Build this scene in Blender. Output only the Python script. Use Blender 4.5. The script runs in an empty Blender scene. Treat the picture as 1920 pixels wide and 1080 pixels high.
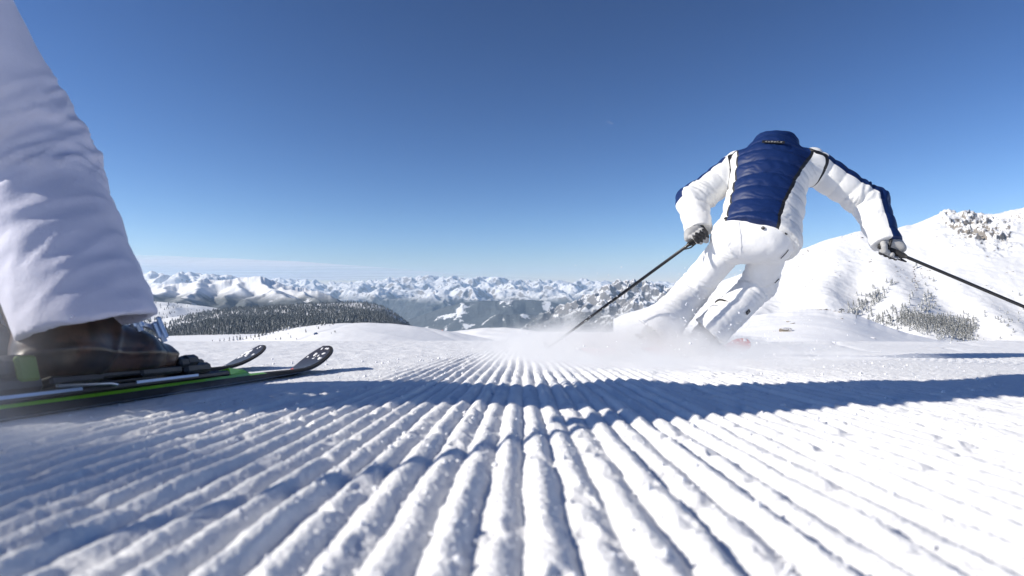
import bpy, math, random
import numpy as np
from mathutils import Vector, Matrix

rng = np.random.default_rng(7)
random.seed(7)
SC = bpy.context.scene
COL = SC.collection

# ------------------------------------------------------------------ camera, sky, sun, exposure
CAM_H = 0.13
F = 1067.0                                   # focal length in photo pixels (1920 wide), 20 mm lens
cam_d = bpy.data.cameras.new('camera')
cam_d.sensor_width = 36.0
cam_d.lens = 20.0
cam_d.clip_start = 0.02
cam_d.clip_end = 400000.0
cam_d.dof.use_dof = True
cam_d.dof.focus_distance = 3.3
cam_d.dof.aperture_fstop = 5.6
cam = bpy.data.objects.new('camera', cam_d)
COL.objects.link(cam)
cam.location = (0, 0, CAM_H)
cam.rotation_euler = (math.radians(90), 0, 0)
SC.camera = cam

SUN_EL = 29.5
SUN_AZ = 260.0                               # clockwise from +Y
sun_dir = Vector((math.cos(math.radians(SUN_EL)) * math.sin(math.radians(SUN_AZ)),
                  math.cos(math.radians(SUN_EL)) * math.cos(math.radians(SUN_AZ)),
                  math.sin(math.radians(SUN_EL))))
world = bpy.data.worlds.new('World')
SC.world = world
world.use_nodes = True
wn = world.node_tree
sky = wn.nodes.new('ShaderNodeTexSky')
sky.sky_type = 'NISHITA'
sky.sun_disc = False
sky.sun_elevation = math.radians(SUN_EL)
sky.sun_rotation = math.radians(SUN_AZ)
sky.altitude = 2300.0
sky.air_density = 1.0
sky.dust_density = 0.35
sky.ozone_density = 3.0
bg = wn.nodes['Background']
scl = wn.nodes.new('ShaderNodeVectorMath'); scl.operation = 'SCALE'; scl.inputs['Scale'].default_value = 0.6
wn.links.new(sky.outputs['Color'], scl.inputs[0])
sepc = wn.nodes.new('ShaderNodeSeparateXYZ'); wn.links.new(scl.outputs['Vector'], sepc.inputs[0])
comb = wn.nodes.new('ShaderNodeCombineXYZ')   # the deep, polarised blue of the photograph: more contrast in red than in blue
for i_, (g_, k_) in enumerate(((1.9, 0.785), (1.65, 0.814), (1.5, 0.95))):
    pw = wn.nodes.new('ShaderNodeMath'); pw.operation = 'POWER'; pw.inputs[1].default_value = g_
    ml = wn.nodes.new('ShaderNodeMath'); ml.operation = 'MULTIPLY'; ml.inputs[1].default_value = k_
    wn.links.new(sepc.outputs[i_], pw.inputs[0]); wn.links.new(pw.outputs[0], ml.inputs[0]); wn.links.new(ml.outputs[0], comb.inputs[i_])
wn.links.new(comb.outputs[0], bg.inputs['Color'])
bg.inputs['Strength'].default_value = 0.076

sun_l = bpy.data.lights.new('sun', 'SUN')
sun_l.energy = 4.2
sun_l.angle = math.radians(0.5)
sun_l.color = (1.0, 0.935, 0.83)
sun = bpy.data.objects.new('sun', sun_l)
COL.objects.link(sun)
sun.rotation_euler = sun_dir.to_track_quat('Z', 'Y').to_euler()
sun.location = (-20, -5, 20)

SC.view_settings.view_transform = 'Standard'
SC.view_settings.look = 'None'
SC.view_settings.gamma = 1.0
SC.view_settings.use_curve_mapping = False
SC.view_settings.exposure = 0.54
SC.render.engine = 'CYCLES'
SC.cycles.use_denoising = True
SC.cycles.max_bounces = 6
SC.cycles.diffuse_bounces = 3
SC.cycles.glossy_bounces = 3
SC.cycles.transparent_max_bounces = 12
SC.cycles.volume_bounces = 3
SC.cycles.volume_step_rate = 2.0
SC.cycles.use_adaptive_sampling = True
SC.cycles.adaptive_threshold = 0.015

# ------------------------------------------------------------------ helpers: noise
def _hash(ix, iy, seed):
    h = (ix.astype(np.int64) * 374761393 + iy.astype(np.int64) * 668265263 + seed * 974711 + 12345) & 0x7fffffff
    h = ((h ^ (h >> 13)) * 1274126177) & 0x7fffffff
    h = (h ^ (h >> 16)) & 0xffff
    return h.astype(np.float32) * np.float32(1 / 65535.0)

def vnoise(x, y, seed=0):                     # gradient-like noise in about -1..1
    x = np.asarray(x, np.float64); y = np.asarray(y, np.float64)
    ix = np.floor(x); iy = np.floor(y)
    fx = (x - ix).astype(np.float32); fy = (y - iy).astype(np.float32)
    ix = ix.astype(np.int64); iy = iy.astype(np.int64)
    u = fx * fx * fx * (fx * (fx * 6 - 15) + 10); v = fy * fy * fy * (fy * (fy * 6 - 15) + 10)
    def g(dx, dy):
        a = _hash(ix + dx, iy + dy, seed) * np.float32(2 * math.pi)
        return np.cos(a) * (fx - dx) + np.sin(a) * (fy - dy)
    n0 = g(0, 0); n1 = g(1, 0); n2 = g(0, 1); n3 = g(1, 1)
    a = n0 + u * (n1 - n0); b = n2 + u * (n3 - n2)
    return (a + v * (b - a)) * np.float32(1.5)

def fbm(x, y, oct=4, seed=0, gain=0.5, lac=2.03):
    s = 0.0; a = 1.0
    for o in range(oct):
        s = s + a * vnoise(x, y, seed + o * 17)
        x = x * lac + 3.1; y = y * lac + 7.7; a *= gain
    return s

def ridged(x, y, oct=6, seed=0, gain=2.0, lac=2.07, fall=0.42):
    s = 0.0; a = 1.0; w = 1.0; tot = 0.0
    for o in range(oct):
        n = 1.0 - np.abs(vnoise(x, y, seed + o * 31))
        n = n * n * w
        w = np.clip(n * gain, 0, 1)
        s = s + n * a; tot += a
        c, sn = 0.8, 0.6
        x, y = (x * c - y * sn) * lac + 11.3, (x * sn + y * c) * lac + 5.1
        a *= fall
    return s / tot

def n3(p, scale, seed=0):                     # cheap smooth 3D noise from three planar ones
    q = np.asarray(p) * np.asarray(scale)
    return (vnoise(q[:, 0] + 0.37 * q[:, 2], q[:, 1] - 0.21 * q[:, 2], seed)
            + vnoise(q[:, 1] + 5.2 + 0.31 * q[:, 0], q[:, 2] + 1.3, seed + 5)
            + vnoise(q[:, 2] + 9.1, q[:, 0] + 0.29 * q[:, 1], seed + 9)) * 0.6

def sstep(a, b, x):
    t = np.clip((x - a) / (b - a), 0, 1)
    return t * t * (3 - 2 * t)

# ------------------------------------------------------------------ helpers: meshes and objects
def mesh_np(name, V, faces, mats, smooth=True, mat_idx=None):
    """faces: (n,3) or (n,4) array, or a list of lists"""
    me = bpy.data.meshes.new(name)
    V = np.ascontiguousarray(V, np.float32)
    if isinstance(faces, np.ndarray):
        k = faces.shape[1]; n = len(faces)
        me.vertices.add(len(V)); me.vertices.foreach_set('co', V.ravel())
        me.loops.add(n * k); me.loops.foreach_set('vertex_index', np.ascontiguousarray(faces, np.int32).ravel())
        me.polygons.add(n)
        me.polygons.foreach_set('loop_start', np.arange(0, n * k, k, dtype=np.int32))
        me.polygons.foreach_set('loop_total', np.full(n, k, np.int32))
        me.update(calc_edges=True)
    else:
        me.from_pydata([tuple(v) for v in V.tolist()], [], faces)
        me.update()
    for m in (mats if isinstance(mats, (list, tuple)) else [mats]):
        me.materials.append(m)
    if mat_idx is not None:
        me.polygons.foreach_set('material_index', np.ascontiguousarray(mat_idx, np.int32))
    me.polygons.foreach_set('use_smooth', np.full(len(me.polygons), bool(smooth)))
    me.validate()
    return me

def obj(name, me, parent=None, **props):
    o = bpy.data.objects.new(name, me)
    COL.objects.link(o)
    if parent is not None:
        o.parent = parent
    for k, v in props.items():
        o[k] = v
    return o

def thing(name, label, cat, mat4=None, group=None):
    o = bpy.data.objects.new(name, None)
    o.empty_display_size = 0.1
    COL.objects.link(o)
    if mat4 is not None:
        o.matrix_world = mat4
    o['label'] = label; o['category'] = cat; o['kind'] = 'thing'
    if group: o['group'] = group
    return o

def tag(o, label, cat, group=None):
    o['label'] = label; o['category'] = cat; o['kind'] = 'thing'
    if group: o['group'] = group
    return o

class MB:                                     # polygon soup builder
    def __init__(s): s.V = []; s.Fc = []; s.n = 0
    def add(s, V, Fc):
        V = np.asarray(V, float)
        s.V.append(V); s.Fc += [[i + s.n for i in f] for f in Fc]; s.n += len(V)
        return s
    def box(s, c, size, M=None, bev=0.0):
        c = np.asarray(c, float); h = np.asarray(size, float) / 2
        b = min(bev, h.min() * 0.8)
        if b <= 0:
            P = np.array([[sx, sy, sz] for sz in (-1, 1) for sy in (-1, 1) for sx in (-1, 1)]) * h
            Q = [[0, 2, 3, 1], [4, 5, 7, 6], [0, 1, 5, 4], [2, 6, 7, 3], [0, 4, 6, 2], [1, 3, 7, 5]]
        else:
            P = []; idx = {}
            for sx in (-1, 1):
                for sy in (-1, 1):
                    for sz in (-1, 1):
                        for a in range(3):
                            v = np.array([sx, sy, sz]) * (h - b)
                            v[a] += [sx, sy, sz][a] * b
                            idx[(sx, sy, sz, a)] = len(P); P.append(v)
            P = np.array(P); Q = []
            for a in range(3):
                u, w = [(1, 2), (2, 0), (0, 1)][a]
                for sg in (-1, 1):
                    cs = []
                    for (su, sw) in ((-1, -1), (1, -1), (1, 1), (-1, 1)):
                        k = [0, 0, 0]; k[a] = sg; k[u] = su; k[w] = sw; cs.append(idx[(*k, a)])
                    Q.append(cs if sg > 0 else cs[::-1])
            for a in range(3):                # edges
                u, w = [(1, 2), (2, 0), (0, 1)][a]
                for su in (-1, 1):
                    for sw in (-1, 1):
                        def g(sa, ax):
                            k = [0, 0, 0]; k[a] = sa; k[u] = su; k[w] = sw; return idx[(*k, ax)]
                        q = [g(-1, u), g(1, u), g(1, w), g(-1, w)]
                        Q.append(q if su * sw > 0 else q[::-1])
            for sx in (-1, 1):
                for sy in (-1, 1):
                    for sz in (-1, 1):
                        q = [idx[(sx, sy, sz, a)] for a in range(3)]
                        Q.append(q if sx * sy * sz > 0 else q[::-1])
        P = P + c
        if M is not None: P = P @ np.array(M.to_3x3()).T + np.array(M.translation)
        return s.add(P, Q)
    def tube(s, pts, rad, seg=8, cap=True):
        pts = np.asarray(pts, float); n = len(pts)
        rad = np.full(n, rad, float) if np.isscalar(rad) else np.asarray(rad, float)
        T = np.gradient(pts, axis=0); T /= np.linalg.norm(T, axis=1)[:, None] + 1e-12
        ref = np.array([0, 0, 1.0]) if abs(T[0][2]) < 0.9 else np.array([1.0, 0, 0])
        V = []
        for i in range(n):
            a = np.cross(T[i], ref); a /= np.linalg.norm(a) + 1e-12; b = np.cross(T[i], a)
            ref = -b if False else ref
            th = np.linspace(0, 2 * math.pi, seg, endpoint=False)
            V.append(pts[i] + rad[i] * (np.cos(th)[:, None] * a + np.sin(th)[:, None] * b))
        V = np.concatenate(V); Q = []
        for i in range(n - 1):
            for j in range(seg):
                k = (j + 1) % seg
                Q.append([i * seg + j, i * seg + k, (i + 1) * seg + k, (i + 1) * seg + j])
        if cap:
            Q.append(list(range(seg))); Q.append(list(range((n - 1) * seg, n * seg))[::-1])
        return s.add(V, Q)
    def build(s, name, mat, parent=None, smooth=False, off=None, **props):
        V = np.concatenate(s.V)
        if off is not None: V = V - np.asarray(off)
        me = mesh_np(name, V, s.Fc, mat, smooth)
        return obj(name, me, parent, **props)

# ------------------------------------------------------------------ helpers: implicit surfaces
def cone(p, a, b, ra, rb, axis=None, k=1.0):
    a = np.asarray(a, np.float32); b = np.asarray(b, np.float32); ab = b - a
    q = p - a
    t = np.clip((q @ ab) / float(ab @ ab + 1e-12), 0, 1)
    q = q - t[:, None] * ab
    if axis is not None:
        ax = np.asarray(axis, np.float32); ax = ax / np.linalg.norm(ax)
        q = q + np.outer(q @ ax, ax) * np.float32(1 / k - 1)
    return np.sqrt((q * q).sum(1)) - (ra + (rb - ra) * t)

def smin(a, b, k):
    h = np.clip(0.5 + 0.5 * (b - a) / k, 0, 1)
    return b + (a - b) * h - k * h * (1 - h)

def plane_cut(p, o, n):                      # positive on the n side
    n = np.asarray(n, np.float32); n = n / np.linalg.norm(n)
    return (p - np.asarray(o, np.float32)) @ n

def surface_nets(f, lo, hi, res, newton=2):
    lo = np.asarray(lo, np.float32); hi = np.asarray(hi, np.float32)
    n = np.ceil((hi - lo) / res).astype(int) + 1
    ax = [lo[i] + res * np.arange(n[i], dtype=np.float32) for i in range(3)]
    G = np.stack(np.meshgrid(*ax, indexing='ij'), -1).reshape(-1, 3)
    D = np.concatenate([f(G[i:i + 400000]) for i in range(0, len(G), 400000)]).reshape(n)
    D = np.where(D == 0, 1e-7, D)
    S = D < 0
    c = [S[i:n[0] - 1 + i, j:n[1] - 1 + j, k:n[2] - 1 + k] for i in (0, 1) for j in (0, 1) for k in (0, 1)]
    cnt = sum(x.astype(np.int8) for x in c)
    act = (cnt > 0) & (cnt < 8)
    I = np.argwhere(act)
    ids = np.full(act.shape, -1, np.int64); ids[act] = np.arange(len(I))
    acc = np.zeros((len(I), 3), np.float32); w = np.zeros(len(I), np.float32)
    cor = [(i, j, k) for i in (0, 1) for j in (0, 1) for k in (0, 1)]
    for a in cor:
        for axn in range(3):
            if a[axn]: continue
            b = list(a); b[axn] = 1
            da = D[I[:, 0] + a[0], I[:, 1] + a[1], I[:, 2] + a[2]]; db = D[I[:, 0] + b[0], I[:, 1] + b[1], I[:, 2] + b[2]]
            m = (da < 0) != (db < 0)
            t = np.where(m, da / np.where(m, da - db, 1), 0)
            pt = np.tile(np.array(a, np.float32), (len(I), 1)); pt[:, axn] += t
            acc += pt * m[:, None]; w += m
    V = lo + res * (I + acc / w[:, None])
    Q = []
    for axn in range(3):
        u, v = [(1, 2), (2, 0), (0, 1)][axn]
        sl0 = [slice(1, n[0] - 1)] * 3; sl0 = [slice(1, n[i] - 1) for i in range(3)]; sl0[axn] = slice(0, n[axn] - 1)
        sl1 = list(sl0); sl1[axn] = slice(1, n[axn])
        A = S[tuple(sl0)]; B = S[tuple(sl1)]
        E = np.argwhere(A != B)
        base = E.copy()
        for i in range(3):
            if i != axn: base[:, i] += 1
        def cid(du, dv):
            k = base.copy(); k[:, u] -= du; k[:, v] -= dv
            return ids[k[:, 0], k[:, 1], k[:, 2]]
        q = np.stack([cid(1, 1), cid(0, 1), cid(0, 0), cid(1, 0)], 1)
        flip = ~A[E[:, 0], E[:, 1], E[:, 2]]
        q[flip] = q[flip][:, ::-1]
        Q.append(q)
    Q = np.concatenate(Q)
    for _ in range(newton):
        d, g = sdf_grad(f, V)
        V = V - (np.clip(d, -res, res) / np.maximum((g * g).sum(1), 0.2))[:, None] * g * 0.8
    return V, Q

def sdf_grad(f, V, e=0.002):
    V = V.astype(np.float32)
    d = f(V); g = np.zeros_like(V)
    for i in range(3):
        P = V.copy(); P[:, i] += e; g[:, i] = (f(P) - d) / e
    return d, g

def vnormals(V, Q):
    n = np.cross(V[Q[:, 2]] - V[Q[:, 0]], V[Q[:, 3 if Q.shape[1] == 4 else 1]] - V[Q[:, 1 if Q.shape[1] == 4 else 0]])
    if Q.shape[1] == 3: n = np.cross(V[Q[:, 1]] - V[Q[:, 0]], V[Q[:, 2]] - V[Q[:, 0]])
    N = np.zeros_like(V)
    for k in range(Q.shape[1]): np.add.at(N, Q[:, k], n)
    return N / (np.linalg.norm(N, axis=1)[:, None] + 1e-12)

def q2t(Q): return np.concatenate([Q[:, [0, 1, 2]], Q[:, [0, 2, 3]]])

def iso_split(V, T, s):
    """cut a triangle mesh along s = 0; returns V2, tris below, tris above, s2"""
    s = np.where(np.abs(s) < 1e-7, 1e-7, s)
    pos = s[T] > 0; c = pos.sum(1)
    lo = [T[c == 0]]; hi = [T[c == 3]]
    mixed = T[(c == 1) | (c == 2)]
    nv = []; cache = {}; base = len(V); ns = []
    def cut(a, b):
        k = (a, b) if a < b else (b, a)
        if k not in cache:
            t = s[a] / (s[a] - s[b])
            cache[k] = base + len(nv); nv.append(V[a] + t * (V[b] - V[a])); ns.append(0.0)
        return cache[k]
    L = []; H = []
    for tri in mixed.tolist():
        p = [s[i] > 0 for i in tri]
        odd = p.index(True) if sum(p) == 1 else p.index(False)
        a, b, d = tri[odd], tri[(odd + 1) % 3], tri[(odd + 2) % 3]
        ab = cut(a, b); ad = cut(a, d)
        (H if p[odd] else L).append([a, ab, ad])
        (L if p[odd] else H).extend([[ab, b, d], [ab, d, ad]])
    if L: lo.append(np.array(L)); hi.append(np.array(H))
    V2 = np.concatenate([V, np.array(nv).reshape(-1, V.shape[1])]); s2 = np.concatenate([s, ns])
    return V2, np.concatenate(lo), np.concatenate(hi), s2

def compact(V, T):
    u, inv = np.unique(T, return_inverse=True)
    return V[u], inv.reshape(T.shape), u

def at(px, py, Y):                           # a point of the photo at depth Y
    return np.array([(px - 960) / F * Y, Y, CAM_H + (540 - py) / F * Y])
# ------------------------------------------------------------------ materials
def new_mat(name):
    m = bpy.data.materials.new(name); m.use_nodes = True
    return m, m.node_tree, m.node_tree.nodes['Principled BSDF']

def nd(t, kind, **kw):
    n = t.nodes.new(kind)
    for k, v in kw.items(): setattr(n, k, v)
    return n

def noise_node(t, scale, detail=4, rough=0.55, vec=None, dims='3D'):
    n = nd(t, 'ShaderNodeTexNoise'); n.inputs['Scale'].default_value = scale
    n.inputs['Detail'].default_value = detail; n.inputs['Roughness'].default_value = rough
    if vec is not None: t.links.new(vec, n.inputs['Vector'])
    return n.outputs['Fac']

def ramp(t, fac, stops):
    r = nd(t, 'ShaderNodeValToRGB')
    e = r.color_ramp.elements
    while len(e) < len(stops): e.new(0.5)
    for i, (p, c) in enumerate(stops):
        e[i].position = p
        e[i].color = (*c, 1) if isinstance(c, (tuple, list)) else (c, c, c, 1)
    t.links.new(fac, r.inputs['Fac'])
    return r.outputs['Color']

def mth(t, op, a, b=None, clamp=False):
    n = nd(t, 'ShaderNodeMath', operation=op); n.use_clamp = clamp
    for i, v in enumerate((a, b)):
        if v is None: continue
        if isinstance(v, (int, float)): n.inputs[i].default_value = v
        else: t.links.new(v, n.inputs[i])
    return n.outputs[0]

def mixc(t, fac, a, b):
    n = nd(t, 'ShaderNodeMix', data_type='RGBA')
    for s, v in (('Factor', fac), ('A', a), ('B', b)):
        k = [i for i in n.inputs if i.name == s and (i.type == ('VALUE' if s == 'Factor' else 'RGBA'))][0]
        if isinstance(v, (int, float)): k.default_value = v
        elif isinstance(v, (tuple, list)): k.default_value = (*v, 1)
        else: t.links.new(v, k)
    return [o for o in n.outputs if o.type == 'RGBA'][0]

def bump(t, b, h, strength, dist):
    n = nd(t, 'ShaderNodeBump'); n.inputs['Strength'].default_value = strength; n.inputs['Distance'].default_value = dist
    t.links.new(h, n.inputs['Height']); t.links.new(n.outputs['Normal'], b.inputs['Normal'])

def pos(t): return nd(t, 'ShaderNodeNewGeometry').outputs['Position']
def objco(t): return nd(t, 'ShaderNodeTexCoord').outputs['Object']

def plain(name, col, rough=0.6, metal=0.0, var=0.08, vscale=40.0, bump_s=0.0, bump_scale=300.0, coat=0.0):
    m, t, b = new_mat(name)
    o = objco(t)
    f = noise_node(t, vscale, 4, 0.6, o)
    c = mixc(t, f, tuple(max(0, x * (1 - var)) for x in col), tuple(min(1, x * (1 + var)) for x in col))
    t.links.new(c, b.inputs['Base Color'])
    b.inputs['Roughness'].default_value = rough; b.inputs['Metallic'].default_value = metal
    if coat: b.inputs['Coat Weight'].default_value = coat
    if bump_s: bump(t, b, noise_node(t, bump_scale, 3, 0.6, o), bump_s, 0.002)
    return m

def snow_mat(name, scales, col=(0.915, 0.92, 0.93), strength=0.5, dist=0.004):
    m, t, b = new_mat(name)
    p = pos(t)
    f = noise_node(t, scales[0], 5, 0.65, p)
    g = noise_node(t, scales[1], 3, 0.7, p)
    h = mth(t, 'ADD', f, mth(t, 'MULTIPLY', g, 0.35))
    c = mixc(t, f, tuple(x * 0.95 for x in col), col)
    t.links.new(c, b.inputs['Base Color'])
    b.inputs['Roughness'].default_value = 0.65
    b.inputs['Specular IOR Level'].default_value = 0.25
    bump(t, b, h, strength, dist)
    return m

M = {}
M['piste'] = snow_mat('groomed_snow', (160.0, 900.0), (0.87, 0.875, 0.885), strength=0.5, dist=0.003)
M['field'] = snow_mat('field_snow', (0.25, 1.6), (0.93, 0.935, 0.945), strength=0.16, dist=0.2)
M['crumb'] = plain('snow_crumb', (0.86, 0.87, 0.9), 0.7, var=0.03)
M['tree_snow'] = None

def mountain_mat(name, rock_thr, rock_soft, treeline, tl_noise, nscale, forest_amt=1.0, speck=0.0,
                 snowc=(0.82, 0.825, 0.835), rock=((0.10, 0.09, 0.085), (0.30, 0.26, 0.22)), forest=((0.018, 0.024, 0.026), (0.07, 0.085, 0.09)),
                 fields=None, tl_fade=120.0, bscale=None, clear_thr=0.62, fscale=30.0):
    """snow with rock where steep and forest below a tree line; nscale is in 1/m"""
    m, t, b = new_mat(name)
    geo = nd(t, 'ShaderNodeNewGeometry')
    p = geo.outputs['Position']
    sep = nd(t, 'ShaderNodeSeparateXYZ'); t.links.new(p, sep.inputs[0])
    sn = nd(t, 'ShaderNodeSeparateXYZ'); t.links.new(geo.outputs['Normal'], sn.inputs[0])
    nz = sn.outputs['Z']
    nA = noise_node(t, nscale, 8, 0.62, p)
    nB = noise_node(t, nscale * 6.0, 6, 0.7, p)
    # rock
    steep = mth(t, 'SUBTRACT', 1.0, nz)
    rk = mth(t, 'ADD', steep, mth(t, 'MULTIPLY', mth(t, 'SUBTRACT', nB, 0.5), 0.75))
    rk = mth(t, 'ADD', rk, mth(t, 'MULTIPLY', mth(t, 'SUBTRACT', nA, 0.5), 0.45))
    rkm = nd(t, 'ShaderNodeMapRange', interpolation_type='SMOOTHSTEP')
    rkm.inputs['From Min'].default_value = rock_thr; rkm.inputs['From Max'].default_value = rock_thr + rock_soft
    t.links.new(rk, rkm.inputs['Value'])
    rockc = mixc(t, nB, rock[0], rock[1])
    c = mixc(t, mth(t, 'MULTIPLY', rkm.outputs[0], 0.92), snowc, rockc)
    if treeline is not None:
        tl = mth(t, 'ADD', sep.outputs['Z'], mth(t, 'MULTIPLY', mth(t, 'SUBTRACT', nA, 0.5), tl_noise))
        fm = nd(t, 'ShaderNodeMapRange', interpolation_type='SMOOTHSTEP')
        fm.inputs['From Min'].default_value = treeline + tl_fade; fm.inputs['From Max'].default_value = treeline - tl_fade
        t.links.new(tl, fm.inputs['Value'])
        # clearings
        nC = noise_node(t, nscale * 2.2, 5, 0.6, p)
        cl = nd(t, 'ShaderNodeMapRange', interpolation_type='SMOOTHSTEP')
        cl.inputs['From Min'].default_value = clear_thr + 0.03; cl.inputs['From Max'].default_value = clear_thr - 0.02
        t.links.new(nC, cl.inputs['Value'])
        fa = mth(t, 'MULTIPLY', mth(t, 'MULTIPLY', fm.outputs[0], cl.outputs[0]), forest_amt)
        nD = noise_node(t, nscale * fscale, 5, 0.75, p)
        fc = mixc(t, ramp(t, nD, [(0.35, 0.0), (0.7, 1.0)]), forest[0], forest[1])
        c = mixc(t, fa, c, fc)
    if fields is not None:
        z0, z1, fcol = fields
        vm = nd(t, 'ShaderNodeMapRange', interpolation_type='SMOOTHSTEP')
        vm.inputs['From Min'].default_value = z1; vm.inputs['From Max'].default_value = z0
        t.links.new(sep.outputs['Z'], vm.inputs['Value'])
        nE = noise_node(t, nscale * 3.0, 7, 0.7, p)
        fe = mth(t, 'MULTIPLY', vm.outputs[0], ramp(t, nE, [(0.47, 0.0), (0.54, 1.0)]))
        c = mixc(t, fe, c, fcol)
    t.links.new(c, b.inputs['Base Color'])
    b.inputs['Roughness'].default_value = 0.8
    b.inputs['Specular IOR Level'].default_value = 0.15
    bump(t, b, mth(t, 'ADD', nB, mth(t, 'MULTIPLY', nA, 1.5)), 0.6, (bscale or 0.12 / nscale))
    return m

def cloth(name, col, rough=0.75, weave=900.0, sheen=0.2, wr=0.0, gloss=0.5):
    m, t, b = new_mat(name)
    o = objco(t)
    f = noise_node(t, 14.0, 4, 0.6, o)
    c = mixc(t, f, tuple(x * 0.93 for x in col), tuple(min(1, x * 1.05) for x in col))
    t.links.new(c, b.inputs['Base Color'])
    b.inputs['Roughness'].default_value = rough
    b.inputs['Specular IOR Level'].default_value = gloss
    b.inputs['Sheen Weight'].default_value = sheen
    h = mth(t, 'ADD', mth(t, 'MULTIPLY', noise_node(t, weave, 2, 0.5, o), 0.06), mth(t, 'MULTIPLY', noise_node(t, 32.0, 5, 0.6, o), 1.0))
    bump(t, b, h, 0.35, 0.006 + wr)
    return m

M['white_cloth'] = cloth('white_shell_fabric', (0.80, 0.80, 0.80), 0.7)
M['white_down'] = cloth('white_down_fabric', (0.76, 0.76, 0.75), 0.6, wr=0.003)
M['navy'] = cloth('navy_down_fabric', (0.006, 0.022, 0.098), 0.5, wr=-0.003, sheen=0.0, gloss=0.28)
M['black_trim'] = plain('black_trim', (0.012, 0.012, 0.014), 0.55)
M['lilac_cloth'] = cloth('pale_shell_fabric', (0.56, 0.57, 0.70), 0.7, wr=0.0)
M['glove'] = plain('glove_leather', (0.36, 0.36, 0.36), 0.6, bump_s=0.3)
M['glove_dark'] = plain('glove_palm', (0.02, 0.02, 0.022), 0.6, bump_s=0.3)
M['skin'] = plain('skin', (0.55, 0.34, 0.25), 0.55)
M['metal'] = plain('brushed_metal', (0.6, 0.63, 0.68), 0.3, 1.0)
M['alu_blue'] = plain('pale_blue_metal', (0.40, 0.50, 0.66), 0.35, 0.6)
M['pole'] = plain('black_pole_shaft', (0.012, 0.012, 0.013), 0.4, coat=0.3)
M['rubber'] = plain('black_rubber', (0.016, 0.016, 0.017), 0.65, bump_s=0.2)
M['black_plastic'] = plain('black_plastic', (0.014, 0.014, 0.016), 0.38, bump_s=0.1)
M['lime'] = plain('lime_paint', (0.25, 0.62, 0.015), 0.38, coat=0.3)
M['ski_side'] = plain('black_sidewall', (0.009, 0.009, 0.011), 0.75, bump_s=0.15)
M['olive'] = plain('olive_plastic', (0.10, 0.17, 0.02), 0.45)
M['red_ski'] = plain('red_topsheet', (0.62, 0.05, 0.04), 0.35, coat=0.4)
M['white_ski'] = plain('white_sidewall', (0.7, 0.7, 0.7), 0.4)
M['boot_grey'] = plain('grey_boot_shell', (0.30, 0.31, 0.33), 0.4, bump_s=0.1)
M['helmet'] = plain('white_helmet', (0.75, 0.75, 0.76), 0.35, coat=0.3)

def brown_boot():
    m, t, b = new_mat('brown_black_boot_shell')
    o = objco(t)
    f = noise_node(t, 16.0, 5, 0.6, o)
    c = ramp(t, f, [(0.36, (0.010, 0.009, 0.009)), (0.5, (0.035, 0.020, 0.013)), (0.60, (0.085, 0.042, 0.024)), (0.7, (0.018, 0.014, 0.013))])
    t.links.new(c, b.inputs['Base Color']); b.inputs['Roughness'].default_value = 0.35
    return m
M['boot_brown'] = brown_boot()

def topsheet_mat():
    m, t, b = new_mat('dark_ski_topsheet')
    o = objco(t)
    sep = nd(t, 'ShaderNodeSeparateXYZ'); t.links.new(o, sep.inputs[0])
    y = sep.outputs['Y']; x = sep.outputs['X']
    k = mth(t, 'ADD', mth(t, 'MULTIPLY', x, 1.6), y)
    base = (0.028, 0.024, 0.024)
    def band(a, c_):
        g = mth(t, 'MULTIPLY', mth(t, 'GREATER_THAN', k, a), mth(t, 'LESS_THAN', k, c_)); return g
    c = mixc(t, band(0.34, 0.60), base, (0.030, 0.045, 0.30))
    c = mixc(t, band(0.40, 0.425), c, (0.30, 0.02, 0.03))
    c = mixc(t, band(0.52, 0.545), c, (0.30, 0.02, 0.03))
    c = mixc(t, band(0.645, 0.662), c, (0.55, 0.10, 0.04))
    f = noise_node(t, 60.0, 5, 0.6, o)
    c = mixc(t, mth(t, 'MULTIPLY', f, 0.25), c, (0.10, 0.075, 0.065))
    t.links.new(c, b.inputs['Base Color']); b.inputs['Roughness'].default_value = 0.38
    return m
M['topsheet'] = topsheet_mat()

def tree_mat(name, dark, light, snow_amt):
    m, t, b = new_mat(name)
    geo = nd(t, 'ShaderNodeNewGeometry')
    sn = nd(t, 'ShaderNodeSeparateXYZ'); t.links.new(geo.outputs['Normal'], sn.inputs[0])
    f = noise_node(t, 0.9, 4, 0.7, geo.outputs['Position'])
    k = mth(t, 'ADD', sn.outputs['Z'], mth(t, 'MULTIPLY', mth(t, 'SUBTRACT', f, 0.5), 2.0))
    s = nd(t, 'ShaderNodeMapRange'); s.inputs['From Min'].default_value = 1.0 - snow_amt; s.inputs['From Max'].default_value = 1.25 - snow_amt
    t.links.new(k, s.inputs['Value'])
    c = mixc(t, f, dark, light)
    c = mixc(t, s.outputs[0], c, (0.78, 0.79, 0.81))
    t.links.new(c, b.inputs['Base Color']); b.inputs['Roughness'].default_value = 0.85
    return m
M['fir_frost'] = tree_mat('frosted_fir', (0.05, 0.052, 0.045), (0.20, 0.20, 0.18), 0.72)
M['fir'] = tree_mat('forest_fir', (0.024, 0.032, 0.034), (0.09, 0.105, 0.11), 0.56)
M['rock'] = None
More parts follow.
